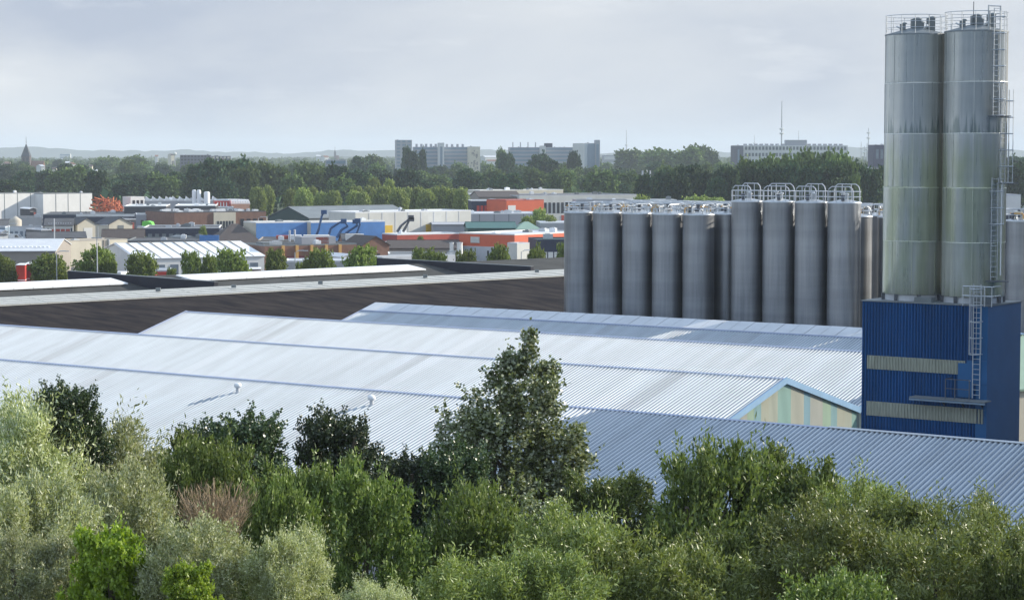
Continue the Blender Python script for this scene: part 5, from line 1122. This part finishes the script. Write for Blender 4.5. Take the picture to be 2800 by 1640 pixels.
ll = [(705, 512, 770, 46), (733, 508, 780, 34), (795, 517, 760, 36), (830, 513, 740, 48), (856, 511, 770, 34), (880, 524, 735, 42), (915, 521, 735, 42), (968, 522, 740, 44), (990, 524, 730, 46), (976, 509, 800, 40), (1012, 511, 790, 42), (1048, 508, 760, 50), (1090, 513, 740, 50), (1118, 513, 780, 36), (1142, 511, 770, 42), (1165, 517, 735, 56), (1190, 511, 780, 40), (1215, 511, 770, 42), (1240, 516, 740, 50), (1262, 514, 735, 46), (1065, 482+8, 820, 36), (1022, 486, 850, 40), (1475, 570, 600, 46), (1440, 590, 590, 40), (1505, 588, 595, 40), (385, 640, 580, 30), (555, 618, 560, 22), (1150, 645, 540, 22), (1755, 535, 640, 60), (1900, 535, 700, 90), (1960, 540, 700, 60)]
for i, (x, y, d, wp) in enumerate(ll):
    lab = 'rounded green tree of the clipped row' if i < 22 else 'single bushy tree standing between works roofs'
    plant('lime%d' % (i % 3), x, y, d, wp, None, lab, 'row_tree' if i < 22 else 'yard_tree', 'clipped green tree row' if i < 22 else 'trees between the works', (3.4, 8.0))
# woods: individuals nearest, then stuff
rg = random.Random(77); cnt = 0
def topline(x):   # tallest allowed crown row in the photo per column for the near woods
    pts = [(-50, 470), (60, 462), (190, 462), (300, 470), (380, 470), (470, 455), (540, 450), (620, 446), (690, 452), (800, 455), (950, 450), (1080, 447), (1180, 452), (1330, 452), (1480, 470), (1560, 462), (1700, 468), (1850, 440), (1960, 455), (2040, 440), (2120, 428), (2300, 428), (2340, 455), (2420, 470), (2800, 460)]
    for (a, ya), (b_, yb_) in zip(pts, pts[1:]):
        if a <= x <= b_: return ya+(yb_-ya)*(x-a)/(b_-a)
    return 465
zones = [(950, 1050, 34), (1050, 1250, 46), (1250, 1550, 60), (1550, 1900, 70), (1900, 2400, 78)]
for (da, db, n) in zones:
    for k in range(n):
        x = -60+2920*(k+rg.uniform(.0, 1.0))/n; d = rg.uniform(da, db); h = rg.uniform(11, 19)*(1.0 if d < 1500 else .95)
        if 2385 < x < 2760: continue
        y = 420+(H-h)/d*F
        if d < 1250: y = max(y, topline(x)+rg.uniform(0, 14))
        if d < 1050 and 60 < x < 260: continue
        if d >= 1900 and 1080 < x < 1650 and y < 447: y = 447+rg.uniform(0, 6)
        if d >= 1250 and d < 2000 and (1080 < x < 1320 or 1390 < x < 1640) and y < 448: y = 450
        if (2000 < x < 2320) and y < 446: y = 446
        dark = rg.random() < .45; key = ('woodd%d' % rg.randrange(3)) if dark else ('wood%d' % rg.randrange(4))
        z_ = 'left' if x < 930 else 'middle' if x < 1800 else 'right'
        dd = 'nearest rank of the woods' if d < 1250 else 'middle ranks of the woods' if d < 1900 else 'hazy back ranks of the woods'
        plant(key, x, y, d, rg.uniform(9, 14)/d*F, None, '%s tree, %s, %s' % ('dark' if dark else 'green', dd, z_), 'forest_tree', 'woods beyond the works, %s, %s' % (dd, z_), (6.0, 13.5 if dark else 12.5)); cnt += 1
# tall dark grove left, right grove, and the single tall trees before the blocks
for i, (x, y, d, wp, dk_) in enumerate([(548, 460, 960, 70, 1), (590, 450, 950, 80, 1), (640, 448, 965, 90, 1), (668, 462, 940, 70, 0), (560, 500, 900, 60, 1), (615, 500, 900, 60, 1), (745, 455, 1000, 80, 0), (850, 455, 1020, 80, 0), (930, 462, 1010, 70, 1),
        (1112, 412, 1500, 26, 1), (1128, 426, 1450, 36, 1), (1155, 418, 1520, 20, 1), (1372, 416, 1500, 30, 0), (1385, 428, 1450, 40, 1), (1470, 430, 1400, 52, 1), (1500, 445, 1300, 60, 1), (1570, 426, 1450, 34, 1), (1900, 402, 1900, 70, 0), (1880, 415, 1800, 80, 0), (1800, 412, 1900, 90, 0), (1730, 412, 2000, 80, 0), (1940, 418, 1900, 50, 0), (370, 430, 1900, 60, 0), (290, 432, 2100, 60, 0), (1020, 432, 1700, 60, 0), (990, 438, 1500, 60, 1), (345, 442, 1500, 46, 0)]):
    plant(('woodd%d' if dk_ else 'wood%d') % (i % 3), x, y, d, wp, None, 'tall %s tree above the woods, %s' % ('dark' if dk_ else 'green', 'left' if x < 1000 else 'before the apartment blocks' if x < 1640 else 'right of the apartment group'), 'tall_tree', 'tall trees above the woods', (6.0, 13.0))
for i, (x, y, d, wp) in enumerate([(2055, 448, 800, 70), (2090, 440, 800, 74), (2130, 436, 805, 76), (2170, 432, 800, 76), (2210, 428, 800, 76), (2250, 426, 800, 80), (2285, 428, 795, 80), (2315, 440, 780, 60), (2070, 470, 770, 70), (2120, 468, 770, 70), (2170, 466, 768, 70), (2225, 464, 765, 72), (2280, 466, 765, 76), (1880, 468, 830, 80), (1930, 478, 820, 70), (1820, 474, 840, 70), (1850, 490, 810, 70), (1770, 488, 850, 60), (1990, 470, 830, 70), (1960, 500, 800, 50), (2350, 462, 820, 60), (2385, 474, 800, 60), (2420, 470, 810, 60), (2775, 462, 900, 70), (2810, 455, 920, 70), (2745, 440, 1500, 60), (2790, 436, 1500, 60)]):
    plant(('woodd%d' % (i % 3)) if i > 7 else ('wood%d' % (i % 4)), x, y, d, wp, None, 'leafy tree in the big right grove', 'grove_tree', 'right-hand grove', (6.0, 13.0))
# far ranks as one mass
nr = np.random.default_rng(11); PP, WW = [], []
n = 1500; dist = nr.uniform(2400, 6000, n); xs = nr.uniform(-80, 2880, n)
keep = ~((xs > 2400) & (xs < 2750)); dist, xs = dist[keep], xs[keep]
allP, allT = [], []
for d, x in zip(dist, xs):
    X = (x-1400)/F*d; h = nr.uniform(11, 20); r = nr.uniform(6, 13); q = 70
    u = unit(nr.normal(size=(q, 3))); u[:, 2] = abs(u[:, 2])*.9-.15; rr = nr.uniform(.8, 1.05, q)[:, None]
    allP.append(np.array([X, d, h*.45])+u*rr*np.array([r, r, h*.55])); allT.append(np.clip(nr.normal(.5, .2)+nr.normal(0, .2, q), 0, 1))
P = np.concatenate(allP); T = np.concatenate(allT)
me = leaf_mesh('distant_woods', P, unit(nr.normal(size=P.shape)*np.array([1, 1, .6])), 5.0, 4.0, T, nr); me.materials.append(LM['far'])
o = bpy.data.objects.new('distant_woods', me); COL.objects.link(o); o['kind'] = 'stuff'
n = 22000; P = np.stack([nr.uniform(-420, 420, n), nr.uniform(-190, -25, n), nr.uniform(0, 1, n)**.7*24], 1); P[:, 2] *= .8+.2*np.sin(P[:, 0]*.11+P[:, 1]*.07)
me = leaf_mesh('park_woods', P, unit(nr.normal(size=(n, 3))), 4.2, 3.4, nr.random(n), nr); me.materials.append(LM['mixed'])
o = bpy.data.objects.new('park_woods', me); COL.objects.link(o); o['kind'] = 'stuff'
# low scrub filling the woods floor
n = 16000; d = nr.uniform(930, 2500, n); x = nr.uniform(-80, 2880, n); P = np.stack([(x-1400)/F*d, d, nr.uniform(0, 7, n)], 1)
me = leaf_mesh('woods_undergrowth', P, unit(nr.normal(size=(n, 3))), 4.5, 3.5, nr.random(n), nr); me.materials.append(LM['far_d'])
o = bpy.data.objects.new('woods_undergrowth', me); COL.objects.link(o); o['kind'] = 'stuff'

# ---------------------------------------------------------------- haze
hz = bpy.data.materials.new('haze_air'); hz.use_nodes = True; t = hz.node_tree; t.nodes.clear()
vo = t.nodes.new("ShaderNodeVolumePrincipled"); vo.inputs['Color'].default_value = (.80, .89, 1, 1); vo.inputs['Density'].default_value = .9e-4; vo.inputs['Anisotropy'].default_value = 0
ou = t.nodes.new("ShaderNodeOutputMaterial"); t.links.new(vo.outputs[0], ou.inputs['Volume'])
hb = MB(); hb.box((-14500, -3500, -1), (29000, 0, 0), (0, 21500, 0), (0, 0, 141)); hb.build('haze', hz, kind='stuff')
# ---------------------------------------------------------------- alike neighbours are told apart by their place in their rank
def ordinal(n): return '%d%s' % (n, 'th' if 10 <= n % 100 <= 20 else {1: 'st', 2: 'nd', 3: 'rd'}.get(n % 10, 'th'))
bylab = {}
for o in bpy.data.objects:
    if o.parent is None and o.get('label') and o.get('group'): bylab.setdefault((o['group'], o['label']), []).append(o)
for (g, lb_), os_ in bylab.items():
    if len(os_) < 2: continue
    os_.sort(key=lambda o: o.location[0]/o.location[1])
    for i, o in enumerate(os_): o['label'] = lb_+', '+ordinal(i+1)+' from the left'
